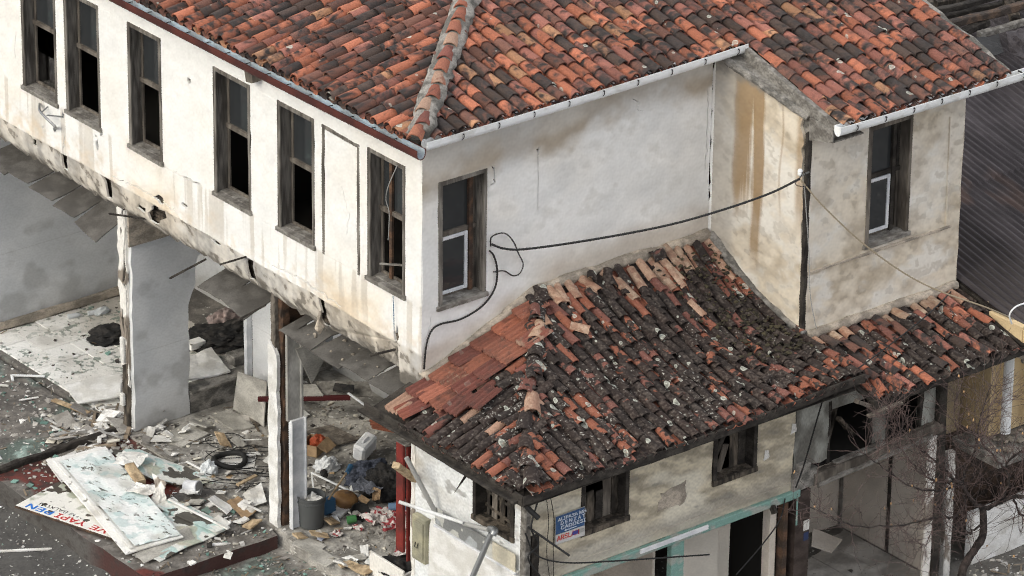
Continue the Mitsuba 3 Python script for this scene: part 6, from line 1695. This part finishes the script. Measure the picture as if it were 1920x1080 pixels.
rubble('glass_rubble', 1000, P_glass, .030, [0, 1, 2, 5, 8], [3, 2, 3, 6, 2], 6)


def P_shop(r):
    return uni(r, .5, 6.5), uni(r, -3.4, -.4), -.996


rubble('shop_rubble', 160, P_shop, .02, [1, 2, 4, 6, 8], [2, 2, 2, 2, 3], 7)


def P_tile(r):
    x = .12 + 2.6 * r.random()
    return x, uni(r, 6.65, 10.05), -.355


rubble('tile_litter', 260, P_tile, .022, [1, 2, 4, 5, 8], [2, 2, 3, 3, 3], 8)


def P_yard(r):
    x, y = uni(r, 6.9, 8.6), uni(r, -3.2, -2.2)
    return x, y, gz(x, y)


rubble('yard_rubble', 200, P_yard, .04, [0, 1, 2, 6, 8], [4, 2, 2, 3, 3], 9)

# ================================================================ burnt roof remains beyond the wing
RUIN = thing('ruined_roof', 'charred timbers and broken sheets of a collapsed roof behind the wing', 'ruin')
Q_ = RUIN + '__'
add(Q_ + 'deck', wob(cbox(8.0, 20, 3.1, 14, 3.35, 3.45, .01), .03, 1), 'mat_lath')
for i, (a, b, w, m_) in enumerate([((10.779, 2.782, 4.2), (12.487, 2.645, 4.2), .10, 'mat_black_wood'), ((10.764, 2.415, 4.15), (12.217, 2.309, 4.15), .13, 'mat_rust'), ((10.883, 2.253, 4.05), (11.411, 2.343, 4.05), .12, 'mat_black_wood'), ((11.097, 2.153, 4), (11.963, 2.137, 4), .10, 'mat_grey_wood'),
                                   ((11.231, 3.156, 4.1), (12.579, 3.05, 4.1), .12, 'mat_lath'), ((11.236, 3.095, 3.9), (12.901, 2.946, 3.9), .10, 'mat_black_wood'), ((12.311, 2.867, 4), (12.027, 2.404, 3.9), .14, 'mat_lath')]):
    add(Q_ + 'timber', wob(beam(V(*a), V(*b), w, w * .8, seg=14, rough=.07, seed=i), .012), m_)
add(Q_ + 'loose_sheet', sheet([(10.825, 2.056, 4.05), (10.681, 1.616, 3.95), (10.971, 1.543, 3.98), (11.162, 1.854, 4.08)], 6, 6, .01, .05, 3, 2), M('mat_felt', (.05, .05, .052), .8))
add(Q_ + 'loose_sheet', sheet([(11.102, 1.667, 4.2), (10.983, 1.424, 4), (10.948, 0.979, 4), (11.524, 1.593, 4.2)], 8, 6, .01, .08, 6, 5), 'mat_corrugated')

# ================================================================ THE TREE
TREE = thing('bare_tree', 'bare tree with a crooked dark trunk and reddish twigs before the shops', 'tree')
K_ = TREE + '__'
M('mat_bark', grainy((.060, .048, .044), (.025, .021, .020), 22, (1, 1, .5), fine=.35), .95)
M('mat_twig', grainy((.115, .080, .075), (.06, .045, .043), 12, fine=.2), .85)
M('mat_bud', (.42, .26, .14), .8)
gt = np.random.default_rng(99)
trunk = curve([(5.58, -3.6, -0.757), (5.648, -3.6, -0.031), (5.726, -3.6, 0.145), (5.849, -3.62, 0.307), (5.969, -3.6, 0.416), (5.993, -3.58, 0.593), (5.95, -3.6, 0.814)], 5)
tr = tube(trunk, .056, 12, .044)
v = np.array(tr.vertices)
v += (meshkit.fbm(v * 14, 3, 3)[:, None] - .5) * .03
add(K_ + 'trunk', trimesh.Trimesh(v, tr.faces, process=False), 'mat_bark', smooth=True)
LIMBS = [([(5.951, -3.6, 0.799), (5.8, -3.55, 0.936), (5.69, -3.5, 1.133), (5.659, -3.5, 1.201), (5.497, -3.45, 1.26), (5.372, -3.4, 1.169)], .045, .018),
         ([(5.951, -3.6, 0.799), (6.112, -3.7, 0.871), (6.263, -3.8, 0.961), (6.44, -3.9, 0.939)], .045, .03),
         ([(5.659, -3.5, 1.201), (5.177, -3.6, 1.295), (4.656, -3.7, 1.54), (4.05, -3.8, 2.025), (3.622, -3.9, 2.394)], .020, .006),
         ([(5.631, -3.5, 1.225), (5.444, -3.4, 1.424), (5.258, -3.3, 1.623), (5.004, -3.3, 1.881), (4.863, -3.2, 2.1), (4.657, -3.2, 2.341)], .022, .006),
         ([(5.646, -3.55, 1.094), (5.612, -3.6, 0.905), (5.427, -3.6, 0.867), (5.112, -3.6, 0.936), (4.394, -3.7, 1.108), (3.596, -3.8, 1.4), (3.155, -3.8, 1.681), (2.832, -3.8, 1.903)], .024, .005),
         ([(6.112, -3.7, 0.871), (6.159, -3.8, 1.147), (6.018, -3.9, 1.523), (6.125, -4, 1.691), (6.285, -4, 1.715)], .028, .012),
         ([(6.024, -3.9, 1.449), (5.752, -3.9, 1.749), (5.555, -3.9, 2.026), (5.624, -3.9, 2.293), (5.684, -4, 2.601)], .018, .005),
         ([(5.659, -3.5, 1.201), (5.848, -3.4, 1.374), (5.97, -3.4, 1.556), (6.094, -3.3, 1.772), (6.165, -3.3, 2.042), (6.297, -3.3, 2.33)], .022, .005),
         ([(6.263, -3.8, 0.961), (6.391, -3.8, 0.707), (6.567, -3.8, 0.541)], .02, .010),
         ([(5.497, -3.45, 1.26), (5.272, -3.4, 1.331), (4.993, -3.4, 1.562), (4.611, -3.5, 2.007), (4.431, -3.5, 2.419), (4.167, -3.6, 2.855)], .018, .005),
         ([(5.921, -3.6, 0.587), (5.717, -3.6, 0.54), (5.537, -3.55, 0.591)], .02, .014),
         ([(5.112, -3.6, 0.936), (5.031, -3.65, 0.777), (4.817, -3.7, 0.646), (4.606, -3.7, 0.494)], .012, .004),
         ([(5.97, -3.4, 1.556), (5.785, -3.3, 1.718), (5.674, -3.3, 2.042), (5.795, -3.2, 2.294)], .015, .005)]
twigs, buds = [], []


def twig(p, d, L, r, lev):
    n = 6
    pts = [p]
    bend = gt.normal(size=3) * .25
    for i in range(n):
        d = d + bend * .22 + gt.normal(size=3) * .13 + V(0, 0, .05)
        d /= np.linalg.norm(d)
        pts.append(pts[-1] + d * L / n)
    twigs.append(tube(pts, r, 4, r * .45, cap=False))
    if gt.random() < .02:
        buds.append(rock(pts[-1], .014, int(gt.integers(1e9)), 1.8))
    if lev > 0:
        for _ in range(gt.integers(1, 3)):
            k = gt.integers(1, n)
            q = d + gt.normal(size=3) * .75
            twig(pts[k], q / np.linalg.norm(q), L * (.4 + .35 * gt.random()), r * .7, lev - 1)


for i, (pts, r0, r1) in enumerate(LIMBS):
    c = curve(pts, 5)
    c[1:-1] += gt.normal(size=(len(c) - 2, 3)) * .010
    r0, r1 = r0 * .72, r1 * .75
    add(K_ + 'limb', tube(c, r0, 8, r1), 'mat_bark' if r0 > .013 else 'mat_twig', smooth=True)
    T_ = np.gradient(c, axis=0)
    for k in range(3, len(c)):
        for _ in range(gt.integers(1, 4)):
            d = T_[k] / np.linalg.norm(T_[k]) * .7 + gt.normal(size=3) * V(.75, .6, .75)
            twig(c[k], d / np.linalg.norm(d), .26 + .44 * gt.random(), .0045, 2)
add(K_ + 'twig_mass', merge(twigs), 'mat_twig', kind='stuff')
add(K_ + 'bud', merge(buds), 'mat_bud', kind='stuff')
